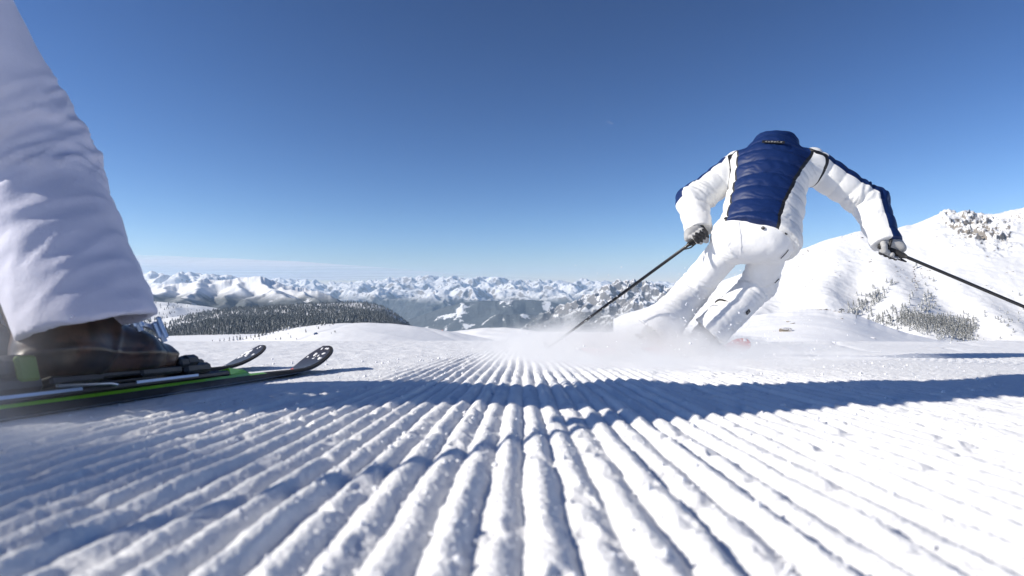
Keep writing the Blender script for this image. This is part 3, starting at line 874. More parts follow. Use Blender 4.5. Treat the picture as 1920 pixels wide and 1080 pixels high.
# valley bottom under everything, out to the horizon
def build_valley():
    r = np.concatenate([np.geomspace(50, 80000, 60)]); th = np.linspace(0, 2 * math.pi, 97)[:-1]
    R, T = np.meshgrid(r, th, indexing='ij')
    X = R * np.sin(T); Y = R * np.cos(T)
    Z = -9.0 - 55 * sstep(60, 420, R) - 1000 * sstep(600, 7000, R) - 700 * sstep(7000, 14000, R) + 30 * vnoise(X / 900, Y / 900, 3) * sstep(500, 2000, R)
    Z = np.where((Y < 0), np.maximum(Z, -9 - 55 * sstep(60, 420, R) + (-Y) * 0.05), Z)
    nt = len(th); i = np.arange(len(r) - 1)[:, None]; j = np.arange(nt)[None, :]; k = (j + 1) % nt
    Q = np.stack([i * nt + j + 0 * k, i * nt + k, (i + 1) * nt + k, (i + 1) * nt + j + 0 * k], -1).reshape(-1, 4)[:, ::-1]
    V = np.stack([X, Y, Z], -1).reshape(-1, 3)
    obj('valley_ground', mesh_np('valley_ground', V, Q, M['field']), kind='structure')
build_valley()

# ------------------------------------------------------------------ air and clouds
def build_haze():
    b = MB(); lo = np.array([-46000., -30000., -1900.]); hi = np.array([46000., 37000., 1150.])
    b.box((lo + hi) / 2, hi - lo)
    m = bpy.data.materials.new('haze_air'); m.use_nodes = True
    t = m.node_tree; t.nodes.clear()
    v = t.nodes.new('ShaderNodeVolumePrincipled'); out = t.nodes.new('ShaderNodeOutputMaterial')
    v.inputs['Color'].default_value = (0.54, 0.75, 1.0, 1)
    v.inputs['Density'].default_value = HAZE
    v.inputs['Anisotropy'].default_value = 0.1
    t.links.new(v.outputs[0], out.inputs['Volume'])
    b.build('haze', m, kind='stuff')
HAZE = 2.8e-5
build_haze()

def build_cloud():
    m = bpy.data.materials.new('thin_high_cloud'); m.use_nodes = True
    t = m.node_tree; t.nodes.clear()
    out = t.nodes.new('ShaderNodeOutputMaterial')
    tr = t.nodes.new('ShaderNodeBsdfTransparent'); df = t.nodes.new('ShaderNodeBsdfDiffuse'); tl = t.nodes.new('ShaderNodeBsdfTranslucent')
    df.inputs['Color'].default_value = (0.85, 0.85, 0.85, 1); tl.inputs['Color'].default_value = (0.9, 0.9, 0.9, 1)
    add = t.nodes.new('ShaderNodeMixShader'); add.inputs[0].default_value = 0.8
    t.links.new(df.outputs[0], add.inputs[1]); t.links.new(tl.outputs[0], add.inputs[2])
    o = objco(t)
    mp = t.nodes.new('ShaderNodeMapping'); mp.inputs['Scale'].default_value = (1 / 26000., 1 / 9000., 1 / 4000.)
    t.links.new(o, mp.inputs['Vector'])
    f = noise_node(t, 1.0, 7, 0.6, mp.outputs[0])
    at_ = nd(t, 'ShaderNodeAttribute', attribute_name='cover')
    a = mth(t, 'MULTIPLY', ramp(t, f, [(0.22, 0.0), (0.55, 1.0)]), at_.outputs['Fac'])
    mx = t.nodes.new('ShaderNodeMixShader'); t.links.new(mth(t, 'MULTIPLY', a, 0.95), mx.inputs[0])
    t.links.new(tr.outputs[0], mx.inputs[1]); t.links.new(add.outputs[0], mx.inputs[2])
    t.links.new(mx.outputs[0], out.inputs['Surface'])
    H = 2600.0
    nx, ny = 90, 60
    px = np.linspace(-700, 1060, nx)
    top = np.interp(px, [-700, 0, 260, 400, 560, 700, 860, 1060], [470, 476, 478, 483, 490, 500, 513, 524])
    V = []; cov = []
    for i in range(nx):
        y0 = H * F / (540 - top[i]); y1 = H * F / (540 - 527)
        for j in range(ny):
            s = j / (ny - 1); Y = y0 + (y1 - y0) * s ** 1.6
            V.append([(px[i] - 960) / F * Y, Y, H + CAM_H + 60 * vnoise(np.array([px[i] * .01]), np.array([Y * 1e-4]), 8)[0]])
            e = min(1, s / 0.03) * min(1, (1 - s) / 0.2) * min(1, i / 6) * (1 - sstep(500, 1040, np.array([px[i]]))[0] * 0.8)
            cov.append(e)
    V = np.array(V)
    i = np.arange(nx - 1)[:, None]; j = np.arange(ny - 1)[None, :]
    Q = np.stack([i * ny + j, (i + 1) * ny + j, (i + 1) * ny + j + 1, i * ny + j + 1], -1).reshape(-1, 4)
    me = mesh_np('cloud_layer', V, Q, m)
    a = me.attributes.new('cover', 'FLOAT', 'POINT'); a.data.foreach_set('value', np.array(cov, np.float32))
    obj('cloud_layer', me, kind='stuff')
build_cloud()
# ------------------------------------------------------------------ people
def unit(v): v = np.asarray(v, float); return v / np.linalg.norm(v)

def part_from(name, V, T, mat, parent, off, push=0.0, N=None, **props):
    V2, T2, u = compact(V, T)
    if push and N is not None: V2 = V2 + N[u] * push
    return obj(name, mesh_np(name, V2 - off, T2, mat), parent, **props)

def components(n, T):
    lab = np.arange(n)
    for _ in range(400):
        m = lab[T].min(1); new = lab.copy()
        for k in range(3): np.minimum.at(new, T[:, k], m)
        new = new[new]
        if (new == lab).all(): break
        lab = new
    return lab

def parts_from(name, V, T, mat, parent, off, tiny=40, **props):
    """one object for each connected piece; crumbs smaller than tiny triangles are dropped"""
    if len(T) == 0: return []
    lab = components(len(V), T)[T[:, 0]]
    res = []
    for l in np.unique(lab):
        q = T[lab == l]
        if len(q) >= tiny: res.append(part_from(name, V, q, mat, parent, off, **props))
    return res

def folds(V, a, b, lo, hi, amp, wl, seed, sharp=1.0):
    """soft cross folds along the limb a->b between fractions lo..hi"""
    ax = unit(np.asarray(b) - a); L = np.linalg.norm(np.asarray(b) - a)
    t = ((V - a) @ ax) / L
    q = V - a
    w = sstep(lo - 0.12, lo + 0.05, t) * (1 - sstep(hi - 0.05, hi + 0.12, t))
    ref = unit(np.cross(ax, [0.3, 0.9, 0.1])); r2 = np.cross(ax, ref)
    u = (q @ ref) / 0.10; v = (q @ r2) / 0.10
    n = vnoise(t * L / wl + 0.9 * u, u * 0.7 - v * 0.5 + 0.25 * t * L / wl, seed) + 0.5 * vnoise(t * L / wl * 2.1 - v, v * 0.9 + seed, seed + 3)
    return w * amp * (1 - np.abs(n) * 1.6 * sharp)

def near_limb(V, a, b, r):
    return cone(V.astype(np.float32), a, b, r, r) < 0

def make_glove(name, root, off, H, pole, fwd, wrist, mat, matd):
    """hand closed round a pole: H grip centre, pole = axis towards the tip, fwd = forearm direction, wrist point"""
    P = unit(pole); Nn = unit(np.asarray(fwd) - (np.asarray(fwd) @ P) * P); B = np.cross(P, Nn)
    H = np.asarray(H, float)
    pts = []
    rad = 0.030
    palm_c = H - Nn * 0.040
    wrist = np.asarray(wrist, float)
    fingers = []
    for i, o in enumerate((0.036, 0.012, -0.012, -0.035)):
        ln = (1.0, 1.08, 1.04, 0.86)[i]
        ch = []
        for th in np.radians(np.array([25, 75, 130, 185]) * ln):
            ch.append(H + P * (-o) + rad * (-math.cos(th) * Nn + math.sin(th) * B))
        fingers.append((ch, 0.0135 * (0.92 if i == 3 else 1)))
    th_ch = [palm_c - P * 0.040 - B * 0.012, H - P * 0.052 - B * 0.028, H - P * 0.040 - B * 0.034 + Nn * 0.022, H - P * 0.026 - B * 0.018 + Nn * 0.036]
    def f(p):
        d = cone(p, palm_c - P * 0.030, palm_c + P * 0.028, 0.030, 0.028, Nn, 0.72)
        d = smin(d, cone(p, palm_c - Nn * 0.015, wrist, 0.034, 0.040), 0.03)
        for ch, r in fingers:
            df = 9.0
            for a, b in zip(ch[:-1], ch[1:]): df = np.minimum(df, cone(p, a, b, r, r * 0.94))
            d = smin(d, df, 0.006)
        dt = 9.0
        for a, b in zip(th_ch[:-1], th_ch[1:]): dt = np.minimum(dt, cone(p, a, b, 0.0155, 0.0140))
        return smin(d, dt, 0.010)
    allp = np.array([palm_c, wrist, H] + [q for ch, r in fingers for q in ch] + th_ch)
    V, Q = surface_nets(f, allp.min(0) - 0.055, allp.max(0) + 0.055, 0.0042)
    T = q2t(Q)
    s = (V - palm_c) @ B * 0.6 + (V - H) @ Nn * 0.5 - 0.006 + 0.004 * n3(V, 60, 3)   # dark palm side
    V2, lo, hi, _ = iso_split(V, T, s - 0.016)
    g = part_from(name, V2, lo, mat, root, off)
    part_from('palm_patch', V2, hi, matd, g, off)
    # cuff band and wrist strap
    ax = unit(wrist - palm_c)
    m = MB(); th = np.linspace(0, 2 * math.pi, 21)
    a1 = unit(np.cross(ax, P)); a2 = np.cross(ax, a1)
    for k, (dd, rr) in enumerate(((0.0, 0.044),)):
        c = wrist - ax * 0.012
        m.tube([c + rr * (math.cos(x) * a1 + math.sin(x) * a2) for x in th], 0.0075, 7, cap=False)
    m.build('cuff', matd, g, smooth=True, off=off)
    return g

def make_boot(root, off, Mx, shin_dir, mats, label=None, flip=1):
    """Mx: local frame (x right, y forward, z up, origin = sole centre); shin_dir in world"""
    R = np.array(Mx.to_3x3()); t = np.array(Mx.translation)
    sd = unit(R.T @ np.asarray(shin_dir, float))          # local, pointing up the shin
    ank = np.array([0, -0.075, 0.095])
    top = ank + sd * 0.20
    def shell(p):
        d = cone(p, (0, -0.10, 0.055), (0, 0.06, 0.050), 0.052, 0.049)
        d = smin(d, cone(p, (0, 0.05, 0.048), (0, 0.128, 0.038), 0.049, 0.036, (0, 0, 1), 0.9), 0.02)
        d = smin(d, cone(p, ank - [0, 0.005, 0.02], ank + sd * 0.06, 0.058, 0.058), 0.03)
        d = smin(d, cone(p, (0, 0.0, 0.075), ank + sd * 0.04 + [0, 0.02, 0], 0.040, 0.046), 0.03)
        d = np.maximum(d, -(p[:, 2] - 0.012))
        rib = np.exp(-(((p[:, 2] - 0.040 - 0.10 * np.maximum(-p[:, 1], 0)) / 0.006) ** 2)) * 0.0035 - np.exp(-(((p[:, 1] - 0.095 + 0.5 * (p[:, 2] - 0.05)) / 0.004) ** 2)) * 0.002 + np.exp(-(((p[:, 1] + 0.03 - 0.6 * (p[:, 2] - 0.05)) / 0.008) ** 2)) * 0.003
        return d - rib
    def cuff(p):
        d = cone(p, ank + sd * 0.015, top, 0.064, 0.070)
        d = np.maximum(d, -(cone(p, ank + sd * 0.13, top + sd * 0.06, 0.050, 0.060)))
        d = np.maximum(d, plane_cut(p, top - sd * 0.005, sd))
        d = np.maximum(d, -plane_cut(p, ank + sd * 0.012, unit(sd + np.array([0, 0.35, 0]))))
        return d
    W = lambda V: V @ R.T + t
    V, Q = surface_nets(shell, (-0.09, -0.20, 0), (0.09, 0.20, 0.24), 0.0055)
    b = obj('ski_boot', mesh_np('ski_boot', W(V) - off, Q, mats['shell']), root)
    if label: b['label'] = label
    lo = np.minimum(ank, top) - 0.10; hi = np.maximum(ank, top) + 0.10
    V, Q = surface_nets(cuff, lo, hi, 0.006)
    obj('cuff', mesh_np('cuff', W(V) - off, Q, mats['cuff']), b)
    m = MB().box((0, -0.095, 0.007), (0.068, 0.10, 0.016), bev=0.004).box((0, 0.095, 0.007), (0.066, 0.11, 0.016), bev=0.004).box((0, 0, 0.010), (0.058, 0.12, 0.012), bev=0.003)
    mm = MB(); mm.add(W(np.concatenate(m.V)), m.Fc); mm.build('sole', mats['sole'], b, off=off)
    # buckles on the outside
    x = 0.052 * flip
    for (yy, zz, tilt, wd) in ((0.075, 0.066, 0.25, 0.074), (0.02, 0.088, 0.35, 0.080)):
        m = MB(); rr = Matrix.Translation((0, yy, zz)) @ Matrix.Rotation(tilt, 4, 'X')
        arc = [np.array(rr @ Vector((0.062 * math.sin(a), 0, 0.046 * math.cos(a) - 0.004))) for a in np.linspace(-1.7, 1.7, 13)]
        m.tube(arc, 0.0052, 6)
        m.box((x * 1.12, 0.0, 0.016), (0.010, 0.016, 0.034), M=rr, bev=0.003)
        m.box((x * 1.26, 0.004, 0.018), (0.006, 0.010, 0.044), M=rr, bev=0.002)
        m2 = MB(); m2.add(W(np.concatenate(m.V)), m.Fc); m2.build('buckle', mats['buckle'], b, off=off, smooth=False)
    a1 = unit(np.cross(sd, [1, 0, 0])); a2 = np.cross(sd, a1)
    for h, rr_ in ((0.075, 0.071), (0.130, 0.072)):
        m = MB(); c = ank + sd * h
        m.tube([c + rr_ * (math.cos(a) * a1 + math.sin(a) * a2) for a in np.linspace(0, 2 * math.pi, 25)], 0.0055, 6, cap=False)
        rot = Matrix([list(a2), list(a1), list(sd)]).transposed().to_4x4(); 
        side = a2 if (a2[0] * flip) > 0 else -a2
        MM = Matrix.Translation(Vector(c + side * (rr_ + 0.004))) @ rot
        m.box((0, 0, 0), (0.010, 0.046, 0.018), M=MM, bev=0.003)
        m.box((0.005, -0.008, 0), (0.006, 0.040, 0.010), M=MM, bev=0.002)
        m2 = MB(); m2.add(W(np.concatenate(m.V)), m.Fc); m2.build('buckle', mats['buckle'], b, off=off, smooth=False)
    m = MB(); c = ank + sd * 0.178
    m.tube([c + 0.071 * (math.cos(a) * a1 + math.sin(a) * a2) for a in np.linspace(0, 2 * math.pi, 25)], 0.010, 6, cap=False)
    m2 = MB(); m2.add(W(np.concatenate(m.V)), m.Fc); m2.build('power_strap', mats['sole'], b, off=off, smooth=True)
    return b

def make_body(root, off, J):
    """one continuous skin under the clothes"""
    hd = J['head']; face = unit(J['face']); up = unit(J['head_up'])
    side = np.cross(face, up)
    def f(p):
        d = cone(p, J['pelvis'], J['chest'], 0.105, 0.125, J['back'], 0.72)
        d = smin(d, cone(p, J['chest'], J['neck'], 0.11, 0.06, J['back'], 0.8), 0.04)
        d = smin(d, cone(p, J['neck'], hd - up * 0.05, 0.055, 0.055), 0.03)
        d = smin(d, cone(p, hd + up * 0.02 - face * 0.012, hd - up * 0.055 + face * 0.035, 0.088, 0.052), 0.03)
        d = smin(d, cone(p, hd - up * 0.005 + face * 0.085, hd - up * 0.03 + face * 0.104, 0.010, 0.013), 0.012)
        d = smin(d, cone(p, hd - up * 0.065 + face * 0.078 - side * 0.018, hd - up * 0.065 + face * 0.078 + side * 0.018, 0.008, 0.008), 0.008)
        for s in (-1, 1):
            d = smin(d, cone(p, hd + side * s * 0.082 + up * 0.01, hd + side * s * 0.086 - up * 0.025, 0.014, 0.010, face, 0.8), 0.008)
        for s in 'LR':
            d = smin(d, cone(p, J[s + 'S'], J[s + 'E'], 0.052, 0.042), 0.03)
            d = smin(d, cone(p, J[s + 'E'], J[s + 'W'], 0.040, 0.028), 0.02)
            d = smin(d, cone(p, J[s + 'H'], J[s + 'K'], 0.078, 0.054), 0.04)
            d = smin(d, cone(p, J[s + 'K'], J[s + 'K'] * 0.45 + J[s + 'A'] * 0.55, 0.052, 0.045), 0.02)
        return d
    A = np.array([J[k] for k in ('pelvis', 'chest', 'neck', 'head', 'LS', 'RS', 'LE', 'RE', 'LW', 'RW', 'LH', 'RH', 'LK', 'RK', 'LA', 'RA')])
    V, Q = surface_nets(f, A.min(0) - 0.17, A.max(0) + 0.17, 0.013)
    b = obj('body', mesh_np('body', V - off, Q, M['skin']), root)
    # helmet with goggles
    def h(p):
        d = cone(p, hd + up * 0.035 - face * 0.02, hd + up * 0.035 + face * 0.012, 0.122, 0.118, side, 0.92)
        d = smin(d, cone(p, hd - up * 0.04 - face * 0.05, hd - up * 0.03 + face * 0.0, 0.10, 0.098), 0.03)
        cut = np.minimum(plane_cut(p, hd + up * 0.035, -up), plane_cut(p, hd + face * 0.035, face))
        d = np.maximum(d, cut)
        return np.maximum(d, -(cone(p, hd + up * 0.01, hd + face * 0.2 - up * 0.05, 0.094, 0.094)))
    V, Q = surface_nets(h, hd - 0.20, hd + 0.20, 0.009)
    hel = obj('helmet', mesh_np('helmet', V - off, Q, M['helmet']), root)
    m = MB()
    arc = [hd + up * 0.015 + (0.118 * math.sin(a)) * side + (0.122 * math.cos(a) - 0.012) * (face if True else face) for a in np.linspace(0, 2 * math.pi, 33)]
    m.tube(arc, 0.011, 6, cap=False); m.build('goggle_strap', M['black_trim'], hel, smooth=True, off=off)
    def gog(p):
        d = cone(p, hd + face * 0.083 - side * 0.045 + up * 0.012, hd + face * 0.083 + side * 0.045 + up * 0.012, 0.042, 0.042, face, 0.6)
        return d
    V, Q = surface_nets(gog, hd - 0.18, hd + 0.18, 0.008)
    obj('goggles', mesh_np('goggles', V - off, Q, M['black_plastic']), hel)
    return b

def make_trousers(root, off, J, rad, mat, cutL, cutR, res=0.0075, seed=1, amp=1.0, hip=0.155, flare=(0.105, 0.092)):
    Lf = {'L': flare[0], 'R': flare[1]}
    ends = {}
    for s in 'LR':
        ax = unit(J[s + 'A'] - J[s + 'K']); ends[s] = J[s + 'A']
    top = J['pelvis'] + unit(J['chest'] - J['pelvis']) * 0.10
    kn = rad['knee']; th = rad['thigh']
    def leg(p, s):
        d = cone(p, J[s + 'H'], J[s + 'K'], th * (rad.get('lk', 1.0) if s == 'L' else 1.0), kn)
        ax = unit(J[s + 'A'] - J[s + 'K'])
        d2 = cone(p, J[s + 'K'] + ax * 0.0, J[s + 'A'] + ax * 0.05, kn * 0.96, Lf[s])
        d2 = np.maximum(d2, plane_cut(p, J[s + 'A'], {'L': cutL, 'R': cutR}[s]))
        d2 = np.maximum(d2, -cone(p, J[s + 'A'] - ax * 0.05, J[s + 'A'] + ax * 0.10, Lf[s] - 0.020, Lf[s] - 0.012))
        return smin(d, d2, 0.022)
    def f(p):
        d = cone(p, J['LH'] * 0.92 + J['RH'] * 0.08, J['RH'] * 0.92 + J['LH'] * 0.08, hip, hip * 1.02, J['back'], 0.92)
        d = smin(d, cone(p, J['pelvis'], top, hip * 1.02, hip * 0.86, J['back'], 0.76), 0.05)
        for s in 'LR':                        # seat
            c = J[s + 'H'] * 0.85 + J['pelvis'] * 0.15 + J['back'] * 0.030 - np.array([0, 0, 0.015])
            d = smin(d, cone(p, c, c + [0, 0, 0.01], hip * 0.74, hip * 0.72), 0.03)
        return smin(smin(d, leg(p, 'L'), 0.022), leg(p, 'R'), 0.022)
    A = np.array([J[k] for k in ('pelvis', 'LH', 'RH', 'LK', 'RK', 'LA', 'RA')] + [top])
    V, Q = surface_nets(f, A.min(0) - 0.21, A.max(0) + 0.21, res)
    N = vnormals(V, Q)
    dsp = np.zeros(len(V))
    for i, s in enumerate('LR'):
        thm = cone(V.astype(np.float32), J[s + 'H'], J[s + 'K'], th * 1.35, kn * 1.3) < 0
        shm = cone(V.astype(np.float32), J[s + 'K'], J[s + 'A'], kn * 1.3, Lf[s] * 1.3) < 0
        dsp += np.where(thm, folds(V, J[s + 'H'], J[s + 'K'], 0.0, 0.30, 0.009 * amp, 0.045, seed + i) + folds(V, J[s + 'H'], J[s + 'K'], 0.72, 1.05, 0.012 * amp, 0.04, seed + 5 + i), 0)
        dsp += np.where(shm, folds(V, J[s + 'K'], J[s + 'A'], -0.02, 0.25, 0.012 * amp, 0.04, seed + 9 + i) + folds(V, J[s + 'K'], J[s + 'A'], 0.3, 1.0, 0.007 * amp, 0.075, seed + 14 + i), 0)
    dsp += 0.004 * amp * n3(V, 9.0, seed) + 0.0025 * amp * n3(V, 24.0, seed + 2)
    V = V + N * dsp[:, None]
    o = obj('trousers', mesh_np('trousers', V - off, Q, mat), root)
    return o, V, Q, f

def make_jacket(root, off, J, rad, mats, panel, res=0.007, seed=3, hem_n=None, hem_o=None, lettering=True):
    ax = unit(J['neck'] - J['pelvis']); L = np.linalg.norm(J['neck'] - J['pelvis'])
    R0 = unit(J['right'] - (J['right'] @ ax) * ax); Bk = unit(np.cross(R0, ax))
    if Bk @ J['back'] < 0: Bk = -Bk
    P0 = J['pelvis']
    def torso(p):
        d = cone(p, P0 - ax * 0.06, P0 + ax * L * 0.30, rad['hem'], rad['waist'], Bk, 0.74)
        d = smin(d, cone(p, P0 + ax * L * 0.30, J['chest'], rad['waist'], rad['chest'], Bk, 0.76), 0.05)
        d = smin(d, cone(p, J['chest'], P0 + ax * L * 0.94, rad['chest'], rad['chest'] * 0.66, Bk, 0.74), 0.05)
        for s in 'LR':
            d = smin(d, cone(p, J['chest'] * 0.35 + J['neck'] * 0.65 - ax * 0.05, J[s + 'S'] - ax * 0.02, 0.115, rad['shoulder']), 0.05)
        if hem_o is not None: d = np.maximum(d, plane_cut(p, hem_o, hem_n))
        return d
    def sleeve(p, s):
        d = cone(p, J[s + 'S'], J[s + 'E'], rad['arm'], rad['elbow'])
        e = unit(J[s + 'W'] - J[s + 'E'])
        d2 = cone(p, J[s + 'E'], J[s + 'W'] + e * 0.03, rad['elbow'], rad['wrist'])
        d2 = np.maximum(d2, plane_cut(p, J[s + 'W'], e))
        return smin(d, d2, 0.03)
    nk = J['neck']; cd = unit(J['head'] * 0.35 + nk * 0.65 - nk + ax * 0.12)
    def collar(p):
        d = cone(p, nk - ax * 0.055, nk + cd * 0.100, 0.155, 0.128, Bk, 0.88)
        return np.maximum(d, plane_cut(p, J['collar_top'], (0.05, -0.10, 1.0))) if 'collar_top' in J else d
    def f(p):
        d = torso(p)
        for s in 'LR': d = smin(d, sleeve(p, s), 0.025)
        return smin(d, collar(p), 0.02)
    A = np.array([J[k] for k in ('pelvis', 'neck', 'LS', 'RS', 'LE', 'RE', 'LW', 'RW')] + [nk + cd * 0.1])
    V, Q = surface_nets(f, A.min(0) - 0.22, A.max(0) + 0.20, res)
    N = vnormals(V, Q)
    V32 = V.astype(np.float32)
    dT = torso(V32); dL = sleeve(V32, 'L'); dR = sleeve(V32, 'R'); dC = collar(V32)
    t = ((V - P0) @ ax) / L; l = (V - P0) @ R0; bk = (V - P0) @ Bk
    on_arm = np.minimum(dL, dR) < np.minimum(dT, dC) - 0.0
    # quilted baffles
    nb = panel['baffles']
    tt = t * nb + 0.10 * vnoise(l * 6, t * 3, seed)
    puff = np.abs(np.sin(math.pi * tt)) ** 0.55
    dsp = np.where(on_arm, 0, 0.012 * (puff - 0.6))
    for s, dd in (('L', dL), ('R', dR)):
        la = np.linalg.norm(J[s + 'E'] - J[s + 'S']); lb = np.linalg.norm(J[s + 'W'] - J[s + 'E'])
        ua = ((V - J[s + 'S']) @ unit(J[s + 'E'] - J[s + 'S'])); ub = ((V - J[s + 'E']) @ unit(J[s + 'W'] - J[s + 'E']))
        arc = np.where(ub > 0, la + np.clip(ub, 0, 9), np.minimum(ua, la))
        q = np.abs(np.sin(math.pi * (arc / 0.085 + 0.15 * n3(V, 7, seed)))) ** 0.5
        m = on_arm & (dd <= np.minimum(dL, dR) + 1e-6)
        dsp = np.where(m, 0.008 * (q - 0.6) + 0.004 * n3(V, 16, seed + 1), dsp)
        dsp = dsp + np.where(m, folds(V, J[s + 'S'], J[s + 'E'], 0.75, 1.1, 0.008, 0.04, seed + 21) , 0)
    w2 = np.abs(vnoise(l * 9 + 1.5 * t, tt * 2.3 + 0.8 * vnoise(l * 14, t * 9, seed + 4), seed + 2))
    dsp = dsp + np.where(on_arm, 0, -0.0025 * (0.35 - np.clip(w2, 0, 0.35)) / 0.35) + 0.0018 * n3(V, 22, seed + 6)
    V = V + N * dsp[:, None]
    T = q2t(Q)
    # --- split into panels; s_* > 0 marks the inside of a panel
    lL = np.interp(t, panel['t'], panel['l']); lR = np.interp(t, panel['t'], panel['r'])
    s_panel = np.minimum(l - lL, lR - l) + 0.003 * n3(V, 30, seed + 8)
    isC = (dC < np.minimum(dT, np.minimum(dL, dR)) + 0.012)
    s_panel = np.where(on_arm, -np.abs(np.minimum(dL, dR) - dT) - 0.02, s_panel)
    s_panel = np.where(bk < -0.02, -0.05 - 0 * bk, s_panel) if panel.get('back_only') else s_panel
    s_col = np.minimum(dT, np.minimum(dL, dR)) - dC + 0.004
    s_nav = np.maximum(s_panel, s_col)
    def split(V, T, s, *others):
        V2, lo, hi, s2 = iso_split(V, T, s)
        # carry the other scalar fields along to the new vertices by nearest old vertex pair (linear cut)
        return V2, lo, hi
    # 1 navy back and collar
    trim_w = panel['trim']
    n0 = len(V)
    fields = np.stack([s_nav, np.where(on_arm, -1.0, 0)], 1)
    def multi(V, T, s, F):
        """iso split which also interpolates the extra fields F"""
        VV, lo, hi, s2 = iso_split(np.concatenate([V, F], 1), T, s)
        return VV[:, :3], VV[:, 3:], lo, hi
    # sleeve stripe: outer half of each arm
    s_str = np.full(len(V), -1.0)
    for s, dd in (('L', dL), ('R', dR)):
        m = on_arm & (dd <= np.minimum(dL, dR) + 1e-6)
        a1 = unit(J[s + 'E'] - J[s + 'S']); a2 = unit(J[s + 'W'] - J[s + 'E'])
        ub = (V - J[s + 'E']) @ a2
        k = sstep(-0.06, 0.06, ub)
        oref = panel['outer'][s]
        o1 = unit(oref - (oref @ a1) * a1); o2 = unit(oref - (oref @ a2) * a2)
        q1 = V - J[s + 'S']; q1 = q1 - np.outer(q1 @ a1, a1); q2 = V - J[s + 'E']; q2 = q2 - np.outer(q2 @ a2, a2)
        q1 /= np.linalg.norm(q1, axis=1)[:, None] + 1e-9; q2 /= np.linalg.norm(q2, axis=1)[:, None] + 1e-9
        v = (q1 @ o1) * (1 - k) + (q2 @ o2) * k
        ua = (V - J[s + 'S']) @ a1
        s_str = np.where(m, np.minimum(np.minimum((v - panel['stripe'][s]) * 0.09, (ua - 0.035)), panel.get('end', {}).get(s, 9.0) - ub), s_str)
    s_seam = np.where(np.minimum(dT, dC) < 9, np.abs(dT - np.minimum(dL, dR)) , 1.0)
    F0 = np.stack([s_nav, s_str, dT - np.minimum(dL, dR), s_col], 1)
    V1, F1, rest, nav = multi(V, T, s_nav, F0)
    jk = None
    # trim band just outside the navy panel
    tw1 = np.where((V1 - P0) @ R0 > 0, trim_w, trim_w * 0.55)
    V2, F2, white, trim = multi(V1, rest, np.where(F1[:, 3] > -0.02, -1, F1[:, 0] + tw1), F1)
    V3, F3, white, stripe = multi(V2, white, F2[:, 1], F2)
    seam = panel['seam']
    V4, F4, white, arm = multi(V3, white, F3[:, 2] + seam, F3)
    V5, F5, arm2, seamt = multi(V4, arm, seam - F4[:, 2] + 0.0, F4)
    # arm (F>-seam): of it seamt = -seam < F < seam is the black armhole piping
    Vv, Tt, uu = compact(V5, np.concatenate([white, arm2]))
    jk = obj('jacket', mesh_np('jacket', Vv - off, Tt, mats['main']), root)
    parts_from('armhole_piping', V5, seamt, mats['trim'], jk, off)
    parts_from('sleeve_panel', V3, stripe, mats['navy'], jk, off)
    parts_from('piping', V2, trim, mats['trim'], jk, off)
    Vn, Fn, bp, cl = multi(V1, nav, F1[:, 3], F1)
    parts_from('back_panel', Vn, bp, mats['navy'], jk, off)
    parts_from('collar', Vn, cl, mats['navy'], jk, off)
    return jk, dict(ax=ax, R=R0, B=Bk, f=f, V=V, N=N, cd=cd)

def label_text(root, off, body, size, p, right, upv, mat, name='lettering', extrude=0.0006):
    cu = bpy.data.curves.new(name, 'FONT')
    cu.body = body; cu.size = size; cu.align_x = 'CENTER'; cu.align_y = 'CENTER'; cu.extrude = extrude; cu.shear = 0.25; cu.space_character = 1.25
    cu.materials.append(mat)
    tmp = bpy.data.objects.new(name, cu); COL.objects.link(tmp)
    bpy.context.view_layer.update()
    me = bpy.data.meshes.new_from_object(tmp.evaluated_get(bpy.context.evaluated_depsgraph_get()))
    bpy.data.objects.remove(tmp); bpy.data.curves.remove(cu)
    o = bpy.data.objects.new(name, me); COL.objects.link(o); o.parent = root; o['kind'] = 'stuff'
    r = unit(right); u = unit(np.asarray(upv) - (np.asarray(upv) @ r) * r); n = np.cross(r, u)
    o.matrix_local = Matrix(((r[0], u[0], n[0], p[0] - off[0]), (r[1], u[1], n[1], p[1] - off[1]), (r[2], u[2], n[2], p[2] - off[2]), (0, 0, 0, 1)))
    return o

# ------------------------------------------------------------------ skis and poles
def ski_frame(c, d, roll):
    """matrix: y along the ski, origin on the base under the boot centre; roll > 0 lifts the right edge"""
    d = unit(d); z = np.array([0, 0, 1.0]); x = unit(np.cross(d, z)); z = np.cross(x, d)
    c_, s_ = math.cos(roll), math.sin(roll)
    x2 = x * c_ + z * s_; z2 = z * c_ - x * s_
    return Matrix(((x2[0], d[0], z2[0], c[0]), (x2[1], d[1], z2[1], c[1]), (x2[2], d[2], z2[2], c[2]), (0, 0, 0, 1)))

